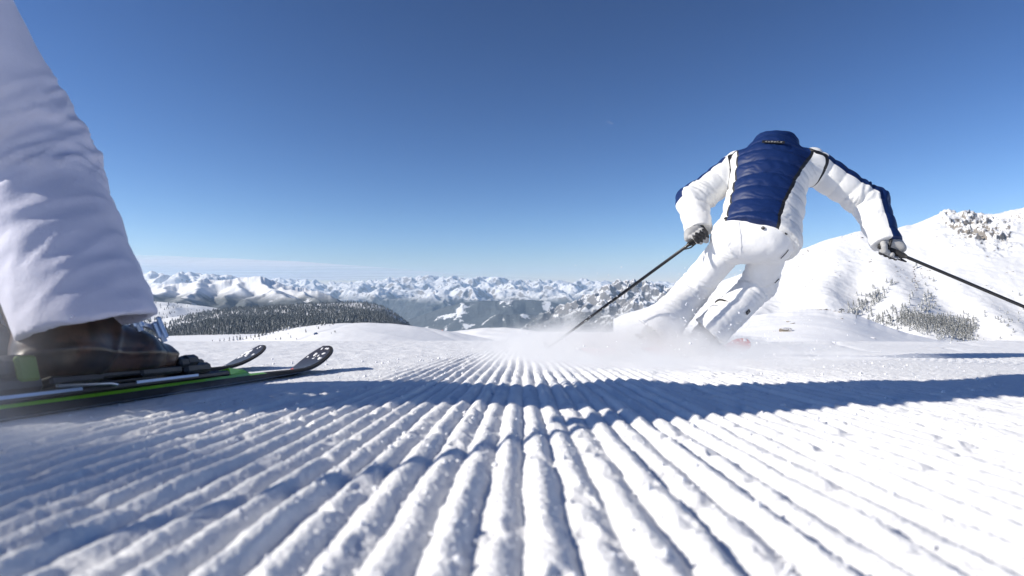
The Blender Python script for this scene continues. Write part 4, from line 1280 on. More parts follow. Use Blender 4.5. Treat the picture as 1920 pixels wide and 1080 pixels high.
def make_ski(label, Mx, mats, Lf=0.88, Lt=0.78, stripe=(-0.78, 0.46), group=None, flecks=True, riser=True, tip_rise=0.075, th=0.020):
    r = thing('ski', label, 'ski', Mx, group)
    ys = np.concatenate([np.linspace(-Lt, -Lt + 0.05, 6), np.linspace(-Lt + 0.07, Lf - 0.12, 40), Lf - 0.105 * (1 - np.linspace(0.1, 1, 16)) ** 1.0])
    ys = np.unique(ys)
    def hw(y):
        w = np.interp(y, [-Lt, -0.35, 0.0, 0.30, 0.62, Lf], [0.052, 0.041, 0.036, 0.041, 0.060, 0.062])
        tip = np.clip((Lf - y) / 0.11, 0, 1); w = w * np.sqrt(np.clip(1 - (1 - tip) ** 2, 0.0009, 1))
        tl = np.clip((y + Lt) / 0.035, 0, 1); w = w * np.sqrt(np.clip(1 - (1 - tl) ** 2, 0.2, 1))
        return w
    rise = lambda y: tip_rise * np.clip((y - (Lf - 0.30)) / 0.30, 0, 1) ** 1.9 + 0.012 * np.clip((-y - Lt + 0.08) / 0.08, 0, 1) ** 2
    tk = lambda y: np.interp(y, [-Lt, -0.3, 0.3, Lf - 0.25, Lf], [0.008, th, th, th * 0.55, 0.0055])
    W = hw(ys); Z = rise(ys); K = tk(ys)
    def strip(cols, name, mat, parent, sel=slice(None), cap=False, smooth=True):
        P = np.stack([np.stack([c(W, Z, K)[0], ys, c(W, Z, K)[1]], -1) for c in cols], 1)[sel]
        n, m = P.shape[:2]
        Q = [[i * m + j, i * m + j + 1, (i + 1) * m + j + 1, (i + 1) * m + j] for i in range(n - 1) for j in range(m - 1)]
        if cap: Q += [list(range(m))[::-1], list(range((n - 1) * m, n * m))]
        me = mesh_np(name, P.reshape(-1, 3), Q, mat, False)
        return obj(name, me, parent)
    ch = lambda W: np.minimum(0.009, W * 0.3)
    core = strip([lambda W, Z, K: (-W + 0.0012, Z + K * 0.69), lambda W, Z, K: (-W, Z + K * 0.64), lambda W, Z, K: (-W, Z), lambda W, Z, K: (W, Z), lambda W, Z, K: (W, Z + K * 0.64), lambda W, Z, K: (W - 0.0012, Z + K * 0.69)], 'core', mats['side'], r)
    strip([lambda W, Z, K: (-W, Z + 0.0012), lambda W, Z, K: (-W - 0.0008, Z + 0.0004), lambda W, Z, K: (-W + 0.002, Z - 0.0004)], 'steel_edge', M['metal'], r)
    strip([lambda W, Z, K: (W - 0.002, Z - 0.0004), lambda W, Z, K: (W + 0.0008, Z + 0.0004), lambda W, Z, K: (W, Z + 0.0012)], 'steel_edge', M['metal'], r)
    strip([lambda W, Z, K: (W - ch(W) - 0.0005, Z + K), lambda W, Z, K: (W * 0.3, Z + K + 0.0008), lambda W, Z, K: (-W * 0.3, Z + K + 0.0008), lambda W, Z, K: (-W + ch(W) + 0.0005, Z + K)], 'topsheet', mats['top'], r)
    in_s = np.where((ys >= stripe[0]) & (ys <= stripe[1]))[0]
    fr = np.where(ys >= ys[in_s[-1]])[0]
    for s in (1, -1):
        cols = [lambda W, Z, K: (s * (W - 0.0012), Z + K * 0.69), lambda W, Z, K: (s * (W - ch(W) - 0.0005), Z + K)]
        if s < 0: cols = cols[::-1]
        strip(cols, 'edge_stripe', mats['stripe'], r, sel=slice(in_s[0], in_s[-1] + 1))
        strip(cols, 'edge_bevel', mats['bevel'], r, sel=slice(fr[0], None))
    zt = th
    if riser:
        m = MB().box((0, 0.0, zt + 0.0075), (0.056, 0.62, 0.014), bev=0.004)
        m.build('riser_plate', M['black_plastic'], r)
        m = MB().add([[-0.027, 0.310, zt + 0.002], [0.027, 0.310, zt + 0.002], [0.021, 0.400, zt - 0.002], [-0.021, 0.400, zt - 0.002],
                      [-0.026, 0.310, zt + 0.019], [0.026, 0.310, zt + 0.019], [0.017, 0.380, zt + 0.013], [-0.017, 0.380, zt + 0.013]],
                     [[0, 3, 2, 1], [4, 5, 6, 7], [0, 1, 5, 4], [1, 2, 6, 5], [2, 3, 7, 6], [3, 0, 4, 7]])
        m.build('riser_tip', mats['accent'], r)
        for (x_, y_, l_) in ((0.0292, 0.11, 0.17), (0.0292, -0.16, 0.14), (-0.0292, 0.11, 0.17), (-0.0292, -0.16, 0.14)): MB().box((x_, y_, zt + 0.010), (0.003, l_, 0.005)).build('rail', M['alu_blue'], r)
        tp = MB().box((0, 0.205, zt + 0.026), (0.062, 0.085, 0.024), bev=0.007).box((0, 0.185, zt + 0.043), (0.072, 0.045, 0.026), bev=0.008).box((0, 0.225, zt + 0.040), (0.030, 0.05, 0.018), bev=0.005)
        toe = tp.build('toe_piece', M['black_plastic'], r)
        for x_ in (0.026, -0.026): MB().box((x_, 0.160, zt + 0.040), (0.018, 0.030, 0.018), bev=0.004).build('toe_wing', M['black_plastic'], toe)
        hp = MB().box((0, -0.205, zt + 0.027), (0.060, 0.11, 0.026), bev=0.007).box((0, -0.185, zt + 0.055), (0.050, 0.060, 0.042), bev=0.012).box((0, -0.235, zt + 0.072), (0.040, 0.070, 0.014), M=None, bev=0.005)
        heel = hp.build('heel_piece', M['black_plastic'], r)
        for x_ in (0.0285, -0.0285): MB().box((x_, -0.175, zt + 0.050), (0.010, 0.034, 0.040), bev=0.004).build('heel_cover', mats['accent2'], heel)
        MB().box((0, 0.02, zt + 0.017), (0.050, 0.13, 0.006), bev=0.002).build('brake_pad', M['black_plastic'], r)
        for s in (-1, 1): MB().tube([[0.030 * s, -0.02, zt + 0.010], [0.046 * s, -0.05, zt + 0.010], [0.047 * s, -0.15, zt + 0.016]], 0.0028, 6).build('brake_arm', M['metal'], r, smooth=True)
    if flecks:                               # clumps of snow stuck on the shovel
        m = MB(); rg = np.random.default_rng(int(abs(Mx.translation[0]) * 1000) + 5)
        for k in range(15):
            y = Lf - 0.02 - abs(rg.normal(0, 0.06)) if k < 10 else rg.uniform(Lf - 0.27, Lf - 0.16)
            wv = float(hw(np.array([y]))[0]); x = rg.uniform(-0.9, 0.9) * (wv - 0.006)
            z = float(rise(np.array([y]))[0] + tk(np.array([y]))[0])
            sz = np.array([rg.uniform(0.003, 0.009), rg.uniform(0.004, 0.014), rg.uniform(0.0012, 0.003)]) * (1.0 if k % 5 else 1.7)
            P = np.array([[1, 0, 0], [0.5, .87, 0], [-.5, .87, 0], [-1, 0, 0], [-.5, -.87, 0], [.5, -.87, 0], [0.5, 0.1, .9], [-.3, .4, .8], [-.2, -.4, .85]]) * sz * (1 + rg.uniform(-.3, .3, (9, 1)))
            slope_ = float((rise(np.array([y + .005])) - rise(np.array([y - .005])))[0] / 0.01)
            P[:, 2] += P[:, 1] * slope_
            m.add(P + [x, y, z], [[0, 1, 6], [1, 7, 6], [1, 2, 7], [2, 3, 7], [3, 8, 7], [3, 4, 8], [4, 5, 8], [5, 0, 6], [5, 6, 8], [6, 7, 8]])
        m.build('snow_clumps', M['crumb'], r, smooth=True, kind='stuff')
    return r

def make_pole(label, grip, tip, mat, gmat, group=None):
    grip = np.asarray(grip, float); tip = np.asarray(tip, float)
    d = unit(tip - grip); Ln = np.linalg.norm(tip - grip)
    q = Vector((0, 0, -1)).rotation_difference(Vector(d))
    Mx = Matrix.Translation(Vector(grip)) @ q.to_matrix().to_4x4()
    r = thing('ski_pole', label, 'ski pole', Mx, group)
    MB().tube([[0, 0, -0.05], [0, 0, -Ln * 0.5], [0, 0, -Ln + 0.03]], [0.0085, 0.0080, 0.0055], 12).build('shaft', mat, r, smooth=True)
    MB().tube([[0, 0, 0.068], [0, 0, 0.064], [0, 0, 0.055], [0, 0, 0.03], [0, 0, 0], [0, 0, -0.03], [0, 0, -0.055], [0, 0, -0.075]], [0.006, 0.017, 0.019, 0.0145, 0.0155, 0.0145, 0.016, 0.0095], 12).build('grip', gmat, r, smooth=True)
    MB().tube([[0, 0, -Ln + 0.062], [0, 0, -Ln + 0.058], [0, 0, -Ln + 0.052], [0, 0, -Ln + 0.046]], [0.009, 0.028, 0.034, 0.033], 16).build('basket', gmat, r, smooth=False)
    MB().tube([[0, 0, -Ln + 0.032], [0, 0, -Ln]], [0.0048, 0.0018], 8).build('tip', M['metal'], r, smooth=True)
    pts = [[0.0, 0.012, 0.058], [0.015, 0.040, 0.02], [0.018, 0.052, -0.04], [0.005, 0.046, -0.085], [-0.012, 0.030, -0.05], [-0.008, 0.016, 0.02], [0, 0.010, 0.056]]
    MB().tube(pts, 0.004, 6).build('wrist_strap', M['black_trim'], r, smooth=True)
    return r
# ------------------------------------------------------------------ the skier ahead, seen from behind
def A_(*a): return np.array(a, float)
def skier_ahead():
    base = A_(0.95, 3.1, gz(0.95, 3.1))
    J = dict(pelvis=at(1424, 432, 3.06), neck=at(1450, 287, 3.36), LS=at(1383, 316, 3.40), RS=at(1521, 311, 3.27),
             LE=at(1298, 378, 3.34), RE=at(1632, 382, 3.20), LW=at(1311, 434, 3.20), RW=at(1662, 458, 3.05),
             LH=at(1381, 445, 3.11), RH=at(1447, 443, 3.04), LK=at(1297, 547, 3.33), RK=at(1424, 534, 3.26),
             LA=at(1228, 625, 3.06), RA=at(1331, 623, 3.15), collar_top=at(1452, 249.5, 3.42), head=at(1456, 298, 3.58))
    J['chest'] = J['pelvis'] * 0.28 + J['neck'] * 0.72
    J['right'] = unit(A_(math.cos(math.radians(17)), -math.sin(math.radians(17)), -0.02))
    ax = unit(J['neck'] - J['pelvis'])
    bk = np.cross(J['right'], ax); J['back'] = unit(bk if bk[1] < 0 else -bk)
    J['face'] = A_(0.45, 0.85, -0.15); J['head_up'] = A_(0.15, -0.05, 1.0)
    root = thing('person', 'skier carving away in white trousers and a navy and white down jacket, seen from behind', 'skier', Matrix.Translation(Vector(base)))
    make_body(root, base, J)
    ck = unit(J['LA'] - J['LK']); cr = unit(J['RA'] - J['RK'])
    def across(A, n):                        # hem cut square to the line of sight
        v = unit(A - A_(0, 0, CAM_H)); n = np.asarray(n, float); return unit(n - (n @ v) * v)
    tr, TV, TQ, tf = make_trousers(root, base, J, dict(knee=0.087, thigh=0.104, lk=0.90), M['white_cloth'], across(J['LA'], ck), across(J['RA'], cr), seed=2, amp=0.6, hip=0.146, flare=(0.120, 0.098))
    panel = dict(baffles=6.4, t=[0.0, 0.15, 0.5, 0.85, 1.1], l=[-0.165, -0.165, -0.165, -0.185, -0.20], r=[0.075, 0.085, 0.125, 0.185, 0.21], trim=0.016,
                 outer={'L': A_(-0.75, 0.45, 0.75), 'R': A_(0.80, 0.12, 0.62)}, stripe={'L': 0.72, 'R': 0.22}, end={'L': 0.02}, seam=0.0035)
    hem_o = at(1418, 411, 2.93); hem_n = -unit(ax + J['right'] * 0.24 + A_(0, 0.12, 0))
    jk, ji = make_jacket(root, base, J, dict(hem=0.213, waist=0.192, chest=0.205, shoulder=0.100, arm=0.098, elbow=0.086, wrist=0.070),
                         dict(main=M['white_down'], navy=M['navy'], trim=M['black_trim']), panel, hem_o=hem_o, hem_n=hem_n)
    # small fittings on the seat of the trousers
    def on_surface(px, py, f, y0=2.4, y1=3.5):
        o = A_(0, 0, CAM_H); d = unit(at(px, py, 1.0) - o)
        tt = np.linspace(y0, y1 + 0.3, 900)[:, None] * 1.05; P = (o + d * tt).astype(np.float32)
        v = f(P); k = np.argmax(v < 0.004)
        if v[k] >= 0.004: return None
        p = P[k].astype(float); _, g = sdf_grad(f, P[k:k + 1]); return p, unit(g[0])
    for (px, py) in ((1361, 410), (1431, 428), (1474, 437)):
        h = on_surface(px, py, tf)
        if h is None: continue
        p, n = h
        m = MB(); a1 = unit(np.cross(n, [0, 0, 1.0])); a2 = np.cross(n, a1)
        rot = Matrix([list(a1), list(a2), list(n)]).transposed().to_4x4(); rot.translation = Vector(p + n * 0.004)
        th = np.linspace(0, 2 * math.pi, 13)[:-1]
        ring = [[0.0075 * math.cos(x), 0.0075 * math.sin(x), 0] for x in np.linspace(0, 2 * math.pi, 14)]
        m2 = MB().tube(ring, 0.0022, 6, cap=False).tube([[0, 0, -0.004], [0, 0, 0.002]], [0.0045, 0.0040], 8)
        P = np.concatenate(m2.V) @ np.array(rot.to_3x3()).T + np.array(rot.translation)
        MB().add(P, m2.Fc).build('snap_button', M['black_plastic'], tr, off=base, smooth=True)
    def seam_line(pts, rad, name, mat, f, parent, lift=0.002):
        L = []
        for (px, py) in pts:
            h = on_surface(px, py, f)
            if h is not None: L.append(h[0] + h[1] * lift)
        if len(L) > 1: MB().tube(L, rad, 5).build(name, mat, parent, off=base, smooth=True)
    seam_line([(1478, 468), (1474, 474), (1468, 480), (1464, 484)], 0.0022, 'pocket_zip', M['black_trim'], tf, tr)
    seam_line([(1465, 516), (1460, 522), (1452, 530)], 0.0024, 'leg_zip', M['black_trim'], tf, tr, 0.004)
    seam_line([(1470, 426), (1480, 431), (1486, 436), (1488, 442)], 0.0032, 'waist_cord', M['black_trim'], tf, tr, 0.006)
    seam_line([(1386, 416), (1388, 440), (1389, 460), (1388, 478)], 0.0011, 'seat_seam', M['white_cloth'], tf, tr, 0.001)
    h = on_surface(1402, 585, tf)
    if h is None: h = on_surface(1398, 586, tf)
    if h is not None:
        p, n = h; u = unit(J['RK'] - J['RA']); u = unit(u - (u @ n) * n); x = np.cross(u, n)
        mt = Matrix([list(x), list(u), list(n)]).transposed().to_4x4(); mt.translation = Vector(p + n * 0.003)
        b = MB().box((0, 0, 0), (0.020, 0.030, 0.003), M=mt).build('leg_badge', M['black_plastic'], tr, off=base)
        b2 = MB()
        b2.box((0, 0.0035, 0.0024), (0.012, 0.0028, 0.002), M=mt).box((0, -0.004, 0.0024), (0.009, 0.0028, 0.002), M=mt)
        b2.build('badge_mark', M['glove'], b, off=base)
    # lettering on the collar
    h = on_surface(1450, 269, ji['f'], 2.6, 3.9)
    if h is not None:
        p, n = h
        col = [c for c in jk.children if c.name.startswith('collar')][0]
        up = unit(ji['ax'] - (ji['ax'] @ n) * n); rt = np.cross(up, n)
        label_text(col, base, 'nubol.x', 0.024, p + n * 0.012, rt, up, M['glove'])
        # dark band the letters sit on
        mt = Matrix([list(rt), list(up), list(n)]).transposed().to_4x4(); mt.translation = Vector(p + n * 0.0085 + up * 0.002)
        MB().box((0, 0, 0), (0.118, 0.026, 0.004), M=mt, bev=0.0015).build('name_band', M['black_trim'], col, off=base)
    # poles and gloves
    gl = at(1309, 446, 3.13); tl = gl + unit(at(1075, 618, 2.86) - gl) * 1.12
    gr = at(1672, 470, 3.02); trr = gr + unit(at(1920, 575, 2.74) - gr) * 1.12
    make_pole('thin black ski pole slanting down left from the jacketed skier into the powder', gl, tl, M['pole'], M['rubber'], 'ski poles of the skier ahead')
    make_pole('thin black ski pole trailing out past the right edge of the picture', gr, trr, M['pole'], M['rubber'], 'ski poles of the skier ahead')
    make_glove('glove', root, base, gl, tl - gl, gl - J['LE'], J['LW'] + unit(J['LW'] - J['LE']) * 0.0, M['glove'], M['glove_dark'])
    make_glove('glove', root, base, gr, trr - gr, gr - J['RE'], J['RW'] + unit(J['RW'] - J['RE']) * 0.0, M['glove'], M['glove_dark'])
    # skis and boots
    hd = math.radians(37); d = A_(math.sin(hd), math.cos(hd), -0.075)
    ms = dict(side=M['white_ski'], top=M['red_ski'], stripe=M['white_ski'], bevel=M['red_ski'], accent=M['black_plastic'], accent2=M['black_plastic'])
    bm = dict(shell=M['boot_grey'], cuff=M['boot_grey'], sole=M['rubber'], buckle=M['metal'])
    for (c, sA, sK, lab, roll, fl) in ((A_(1.07, 3.235, 0), 'RA', 'RK', 'red ski with its raised tip showing through the powder, right foot', -0.42, 1),
                                       (A_(0.774, 3.14, 0), 'LA', 'LK', 'red ski mostly buried in the powder cloud, left foot', -0.38, -1)):
        c[2] = gz(c[0], c[1]) + 0.016
        Mx = ski_frame(c, d, roll)
        make_ski(lab, Mx, ms, Lf=0.86, Lt=0.78, stripe=(-0.78, 0.4), flecks=True, group='skis of the skier ahead', tip_rise=0.075)
        MB_ = Mx @ Matrix.Translation((0, 0, 0.038))
        make_boot(root, base, MB_, J[sK] - J[sA], bm, flip=fl)
    return J
JR = skier_ahead()

# ------------------------------------------------------------------ the skier passing close by on the left
def skier_near():
    base = A_(-0.92, 1.0, gz(-0.92, 1.0))
    J = dict(RA=at(170, 611, 0.95), RK=at(46, 302, 1.03), RH=A_(-0.965, 0.84, 0.71), LA=A_(-1.055, 1.05, 0.075), LK=A_(-1.19, 1.20, 0.37), LH=A_(-1.10, 0.87, 0.71),
             pelvis=A_(-1.0, 0.84, 0.74), neck=A_(-1.06, 0.97, 1.22), head=A_(-1.05, 1.11, 1.35), RS=A_(-0.92, 0.93, 1.15), LS=A_(-1.25, 0.98, 1.14),
             RE=A_(-1.02, 0.80, 0.88), LE=A_(-1.42, 0.92, 0.92), RW=A_(-1.09, 0.68, 0.70), LW=A_(-1.34, 1.10, 0.82))
    J['chest'] = J['pelvis'] * 0.3 + J['neck'] * 0.7
    J['right'] = unit(A_(0.99, -0.05, 0)); ax = unit(J['neck'] - J['pelvis'])
    bk = np.cross(J['right'], ax); J['back'] = unit(bk if bk[1] < 0 else -bk)
    J['face'] = A_(0.05, 1.0, -0.1); J['head_up'] = A_(0, 0.1, 1)
    root = thing('person', 'skier passing close on the left, pale trouser leg tucked over a dark ski boot', 'skier', Matrix.Translation(Vector(base)))
    make_body(root, base, J)
    axr = unit(J['RA'] - J['RK'])
    v = unit(J['RA'] - A_(0, 0, CAM_H)); rr = unit(np.cross(v, [0, 0, 1.0])); uu = np.cross(rr, v); hemn = unit(0.19 * rr - 0.98 * uu - 0.10 * v)
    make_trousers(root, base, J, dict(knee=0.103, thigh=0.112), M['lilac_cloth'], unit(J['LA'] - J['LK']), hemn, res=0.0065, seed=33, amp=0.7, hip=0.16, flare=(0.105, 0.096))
    panel = dict(baffles=6.4, t=[0, 1.1], l=[-0.16, -0.19], r=[0.16, 0.19], trim=0.014, outer={'L': A_(-1, 0, 0.6), 'R': A_(1, 0, 0.6)}, stripe={'L': 0.4, 'R': 0.4}, seam=0.007)
    make_jacket(root, base, J, dict(hem=0.205, waist=0.19, chest=0.20, shoulder=0.10, arm=0.092, elbow=0.080, wrist=0.066),
                dict(main=M['white_down'], navy=M['navy'], trim=M['black_trim']), panel, res=0.012, hem_o=J['pelvis'] - ax * 0.06, hem_n=-ax)
    gr = A_(-1.10, 0.62, 0.655); tr = A_(-0.37, 0.25, gz(-0.37, 0.25))
    gl = A_(-1.325, 1.16, 0.80); tl = gl + unit(A_(-1.62, 0.52, -0.03) - gl) * 1.10
    make_pole('black ski pole beyond the left edge, casting the thin shadow line across the ridges', gr, tr, M['pole'], M['rubber'], 'ski poles of the near skier')
    make_pole('ski pole in the near skier\'s far hand, beyond the left edge', gl, tl, M['pole'], M['rubber'], 'ski poles of the near skier')
    make_glove('glove', root, base, gr, tr - gr, gr - J['RE'], J['RW'], M['glove'], M['glove_dark'])
    make_glove('glove', root, base, gl, tl - gl, gl - J['LE'], J['LW'], M['glove'], M['glove_dark'])
    ms = dict(side=M['ski_side'], top=M['topsheet'], stripe=M['lime'], bevel=M['ski_side'], accent=M['lime'], accent2=M['olive'])
    bm = dict(shell=M['boot_brown'], cuff=M['boot_brown'], sole=M['black_plastic'], buckle=M['alu_blue'])
    # near (right) ski: along (-0.735, 0.78) -> (-0.60, 1.93)
    for (c, tgt, sA, sK, lab, roll, fl, up) in ((A_(-0.712, 1.02), A_(-0.605, 1.90), 'RA', 'RK', 'black ski with a lime green stripe along its edge and snow on the tip', 0.30, 1, 0.004),
                                                (A_(-1.015, 1.12), A_(-0.868, 1.95), 'LA', 'LK', 'black ski half hidden behind the near boot, only its snowy tip showing', 0.30, 1, 0.004)):
        d2 = unit(tgt - c)
        g0 = gz(*c); g1 = gz(*(c + d2 * 0.55)); gb = gz(*(c - d2 * 0.55))
        d = A_(d2[0], d2[1], (g1 - gb) / 1.10)
        cc = A_(c[0], c[1], (g1 + gb) / 2 + up - 0.010)
        Mx = ski_frame(cc, d, roll)
        make_ski(lab, Mx, ms, Lf=0.88, Lt=0.76, group='skis of the near skier', stripe=(-0.76, 0.44), tip_rise=0.080, th=0.022)
        make_boot(root, base, Mx @ Matrix.Translation((0, 0, 0.042)), J[sK] - J[sA], bm, flip=fl)
    return J
JL = skier_near()
# ------------------------------------------------------------------ trees
def fir_arrays(rg, tiers=3, sides=6, h=1.0, w=0.17, trunk=True):
    V = []; Fc = []
    if trunk:
        n = len(V); s = 4
        for z in (0, 0.16):
            for k in range(s): V.append([0.022 * math.cos(k * 2 * math.pi / s), 0.022 * math.sin(k * 2 * math.pi / s), z])
        for k in range(s): Fc.append([n + k, n + (k + 1) % s, n + s + (k + 1) % s]); Fc.append([n + k, n + s + (k + 1) % s, n + s + k])
    for t in range(tiers):
        f = t / tiers; z0 = 0.08 + 0.80 * f; z1 = min(1.0, z0 + 0.42 * (1 - 0.25 * f)); r = w * (1 - f) ** 0.85 + 0.02
        n = len(V); off = rg.uniform(0, 6)
        for k in range(sides):
            a = off + 2 * math.pi * k / sides; rr = r * rg.uniform(0.65, 1.2)
            V.append([rr * math.cos(a), rr * math.sin(a), z0 + rg.uniform(-0.035, 0.03)])
        V.append([rg.uniform(-0.01, 0.01), rg.uniform(-0.01, 0.01), z1])
        for k in range(sides): Fc.append([n + k, n + (k + 1) % sides, n + sides])
    return np.array(V) * h, np.array(Fc)

def scatter(name, P, hs, mat, kind='stuff', seed=1, tiers=3, sides=6, lab=None, parent=None, w=0.17):
    rg = np.random.default_rng(seed)
    prot = [fir_arrays(rg, tiers, sides, 1.0, w, False) for _ in range(6)]
    VV = []; FF = []; n = 0
    for i, (p, h) in enumerate(zip(P, hs)):
        V, Fc = prot[i % 6]; a = rg.uniform(0, 6.28); c, s = math.cos(a), math.sin(a)
        W = V * h; W = np.stack([W[:, 0] * c - W[:, 1] * s, W[:, 0] * s + W[:, 1] * c, W[:, 2]], 1) + p
        VV.append(W); FF.append(Fc + n); n += len(W)
    o = obj(name, mesh_np(name, np.concatenate(VV), np.concatenate(FF), mat, False), parent, kind=kind)
    return o

rgt = np.random.default_rng(21)
# dense wood on the ridge to the left
def forest():
    n = 30000
    px = rgt.uniform(180, 775, n); Y = rgt.uniform(830, 2700, n) 
    Y = 830 + (2700 - 830) * rgt.random(n) ** 1.0
    X = (px - 960) / F * Y; Z = wood_h(px, Y)
    ok = wood_vis(px, Y)
    py = 540 - (Z - CAM_H) / Y * F
    dens = sstep(-0.2, 0.25, fbm(X / 160, Y / 200, 3, 9) + 0.9 * sstep(320, 440, px) + 0.6 * sstep(1500, 1000, Y) * sstep(260, 330, px))
    ok &= rgt.random(n) < dens * (0.30 + 0.70 * sstep(260, 420, px + 60 * sstep(1600, 1000, Y)))
    P = np.stack([X, Y, Z - 0.8], 1)[ok]
    P = P[:13000]
    hs = rgt.uniform(6, 17, len(P)) * (0.9 + 0.25 * vnoise(P[:, 0] / 80, P[:, 1] / 80, 4))
    scatter('fir_forest', P, hs, M['fir'], seed=2, tiers=3, sides=6, w=0.25)
    # sparse trees of the sunny meadow behind
    P = []; hs = []
    for _ in range(700):
        q = rgt.uniform(240, 520); w = rgt.uniform(560, 600)
        if vnoise(np.array([q / 30.0]), np.array([w / 7.0]), 6)[0] < 0.05: continue
        Y = meadow_h.hit(q, w)
        if Y is None: continue
        P.append(at(q, w, Y)); hs.append(rgt.uniform(3, 6.5) * Y / F)
    scatter('meadow_firs', np.array(P), hs, M['fir'], seed=8, tiers=2, sides=5, w=0.24)
forest()

def conifer_mesh(seed, tiers=5, sides=9):
    rg = np.random.default_rng(seed)
    V, Fc = fir_arrays(rg, tiers, sides, 1.0, 0.21, True)
    return mesh_np('conifer', V, Fc, M['fir_frost'], False)
conifers = [conifer_mesh(40 + k) for k in range(5)]

def plant_at(px, py, hf, size, label, group, k, cat='tree', name='conifer', sink=0.02, grow=1.0):
    Y = hf.hit(px, py)
    if Y is None: return None
    p = at(px, py, Y)
    o = obj(name, conifers[k % 5])
    o.location = (p[0], p[1], p[2] - sink * size * Y / F)
    h = size * grow * Y / F                          # size in photo pixels
    o.scale = (h * (0.9 + 0.3 * ((k * 37) % 10) / 10),) * 2 + (h,)
    o.rotation_euler = (0, 0, k * 1.7)
    tag(o, label, cat, group)
    return o

# little frosted firs along the rim of the snow dome
k = 0
rim = [(398, 640), (412, 639), (420, 639), (430, 638), (437, 637.5), (444, 637), (450, 636.5), (455, 636), (462, 634), (470, 633), (478, 631.5), (485, 630.5), (492, 628.5), (497, 627), (500, 626.5), (506, 625.5), (512, 624), (521, 621), (530, 619), (536, 618), (542, 616.5), (548, 615.5), (562, 613.5), (575, 611.5), (603, 609), (609, 608.5)]
for (px, py) in rim:
    plant_at(px, py + 1.6, dome_h, 6 + (k * 29 % 7), 'small frosted fir on the left rim of the snow dome, before the dark wood', 'frosted firs along the dome rim', k); k += 1
out = [(573, 623.5, 8), (597, 617, 6), (593, 613, 5), (624, 609, 9), (618, 612, 5), (628, 624, 6), (545, 634, 6), (517, 637, 5), (526, 637, 6), (500, 635, 4), (486, 637, 6), (475, 638, 5), (556, 637, 4), (540, 627, 4), (621, 626, 4)]
for (px, py, s) in out:
    plant_at(px, py, dome_h, s, 'tiny lone fir on the open snow of the dome', 'lone firs on the dome', k); k += 1

# trees on the foot of the white mountain
def mountain_trees():
    rg = np.random.default_rng(77)
    reg = []
    def blob(where, n, cx, cy, sx, sy, ang=0.0, s0=4, s1=8):
        for _ in range(n):
            u, v = rg.normal(0, 1, 2); a = math.radians(ang)
            reg.append((cx + u * sx * math.cos(a) - v * sy * math.sin(a), cy + u * sx * math.sin(a) + v * sy * math.cos(a), rg.uniform(s0, s1), where))
    blob('in the slanting strip below the skier\'s right glove', 66, 1640, 558, 26, 10, -32); blob('just above the drag lift pylons', 34, 1615, 580, 20, 7, -25, 4, 7)
    blob('in the middle of the gap left of the dense fir wood', 30, 1675, 590, 20, 9, -30); blob('on the slope beside the row of snow barriers', 22, 1742, 540, 14, 16, 30, 3, 6)
    blob('just above the dense fir wood', 26, 1738, 575, 14, 10, 40); blob('dotted over the open slope at the right edge', 34, 1890, 598, 24, 26, 0, 2.5, 5.5)
    blob('at the foot of the mountain behind the shelf', 34, 1650, 606, 24, 6, 12, 4, 9)
    i = 0
    for (px, py, s, wh) in reg:
        if px > 1925 or py > 638: continue
        if plant_at(px, py, white_h, s, 'small snowy fir ' + wh, 'firs ' + wh, i, grow=1.7): i += 1
    P = []; hs = []
    for _ in range(1500):
        u = rg.random(); px = 1690 + 135 * u + rg.normal(0, 9); py = 598 + 36 * u * rg.random() + rg.normal(0, 7) + 8 * u
        Y = white_h.hit(px, py)
        if Y is None or py < 575: continue
        P.append(at(px, py, Y) - [0, 0, 0.5]); hs.append(rg.uniform(5.5, 11) * Y / F)
    scatter('fir_wood', np.array(P), hs, M['fir_frost'], seed=5, tiers=3, sides=6, w=0.22)
mountain_trees()

# ------------------------------------------------------------------ rocks
def rock_mesh(seed):
    rg = np.random.default_rng(seed); n = 26
    P = rg.normal(0, 1, (n, 3)); P /= np.linalg.norm(P, axis=1)[:, None]; P *= rg.uniform(0.7, 1.1, (n, 1)); P[:, 2] *= 0.5; P[:, 0] *= 1.3
    import bmesh
    bm = bmesh.new()
    for p in P: bm.verts.new(p)
    r = bmesh.ops.convex_hull(bm, input=bm.verts)
    bmesh.ops.delete(bm, geom=[v for v in bm.verts if not v.link_faces], context='VERTS')
    bmesh.ops.recalc_face_normals(bm, faces=bm.faces)
    me = bpy.data.meshes.new('rock'); bm.to_mesh(me); bm.free(); me.materials.append(M['rock'])
    return me
rocks = [rock_mesh(60 + i) for i in range(6)]
def put_rock(px, py, hf, size, label, group, i, flat=1.0):
    Y = hf.hit(px, py)
    if Y is None: return
    p = at(px, py, Y); o = obj('rock', rocks[i % 6]); s = size * Y / F * 0.5
    o.location = p; o.scale = (s, s, s * flat); o.rotation_euler = (0.2 * (i % 3), 0.1 * (i % 4), i * 1.3)
    tag(o, label, 'rock', group)
put_rock(1473, 621, shelf_h, 24, 'brown boulder breaking through the snow of the shelf, right of the skier', None, 0, 1.3)
for i, (px, py, s) in enumerate([(1480, 604, 12), (1487, 607, 8), (1452, 622, 9), (1634, 634, 12), (1640, 636, 9), (1578, 598, 7), (1682, 622, 7)]):
    put_rock(px, py, shelf_h, s, 'small dark rock patch in the snow of the shelf', 'rock patches on the snow shelf', i + 1, 0.6)
for i, (px, py, s) in enumerate([(1533, 580.6, 6), (1540, 580.5, 8), (1547, 580.2, 9), (1554, 580.8, 10), (1561, 582, 8), (1567, 583.6, 9), (1573, 584.6, 8), (1588, 586, 8)]):
    put_rock(px, py + 1, shelf_h, s, 'dark stone of the low broken wall on the crest of the shelf', 'stones of the wall on the shelf', i, 0.8)
rg9 = np.random.default_rng(15)
i = 0
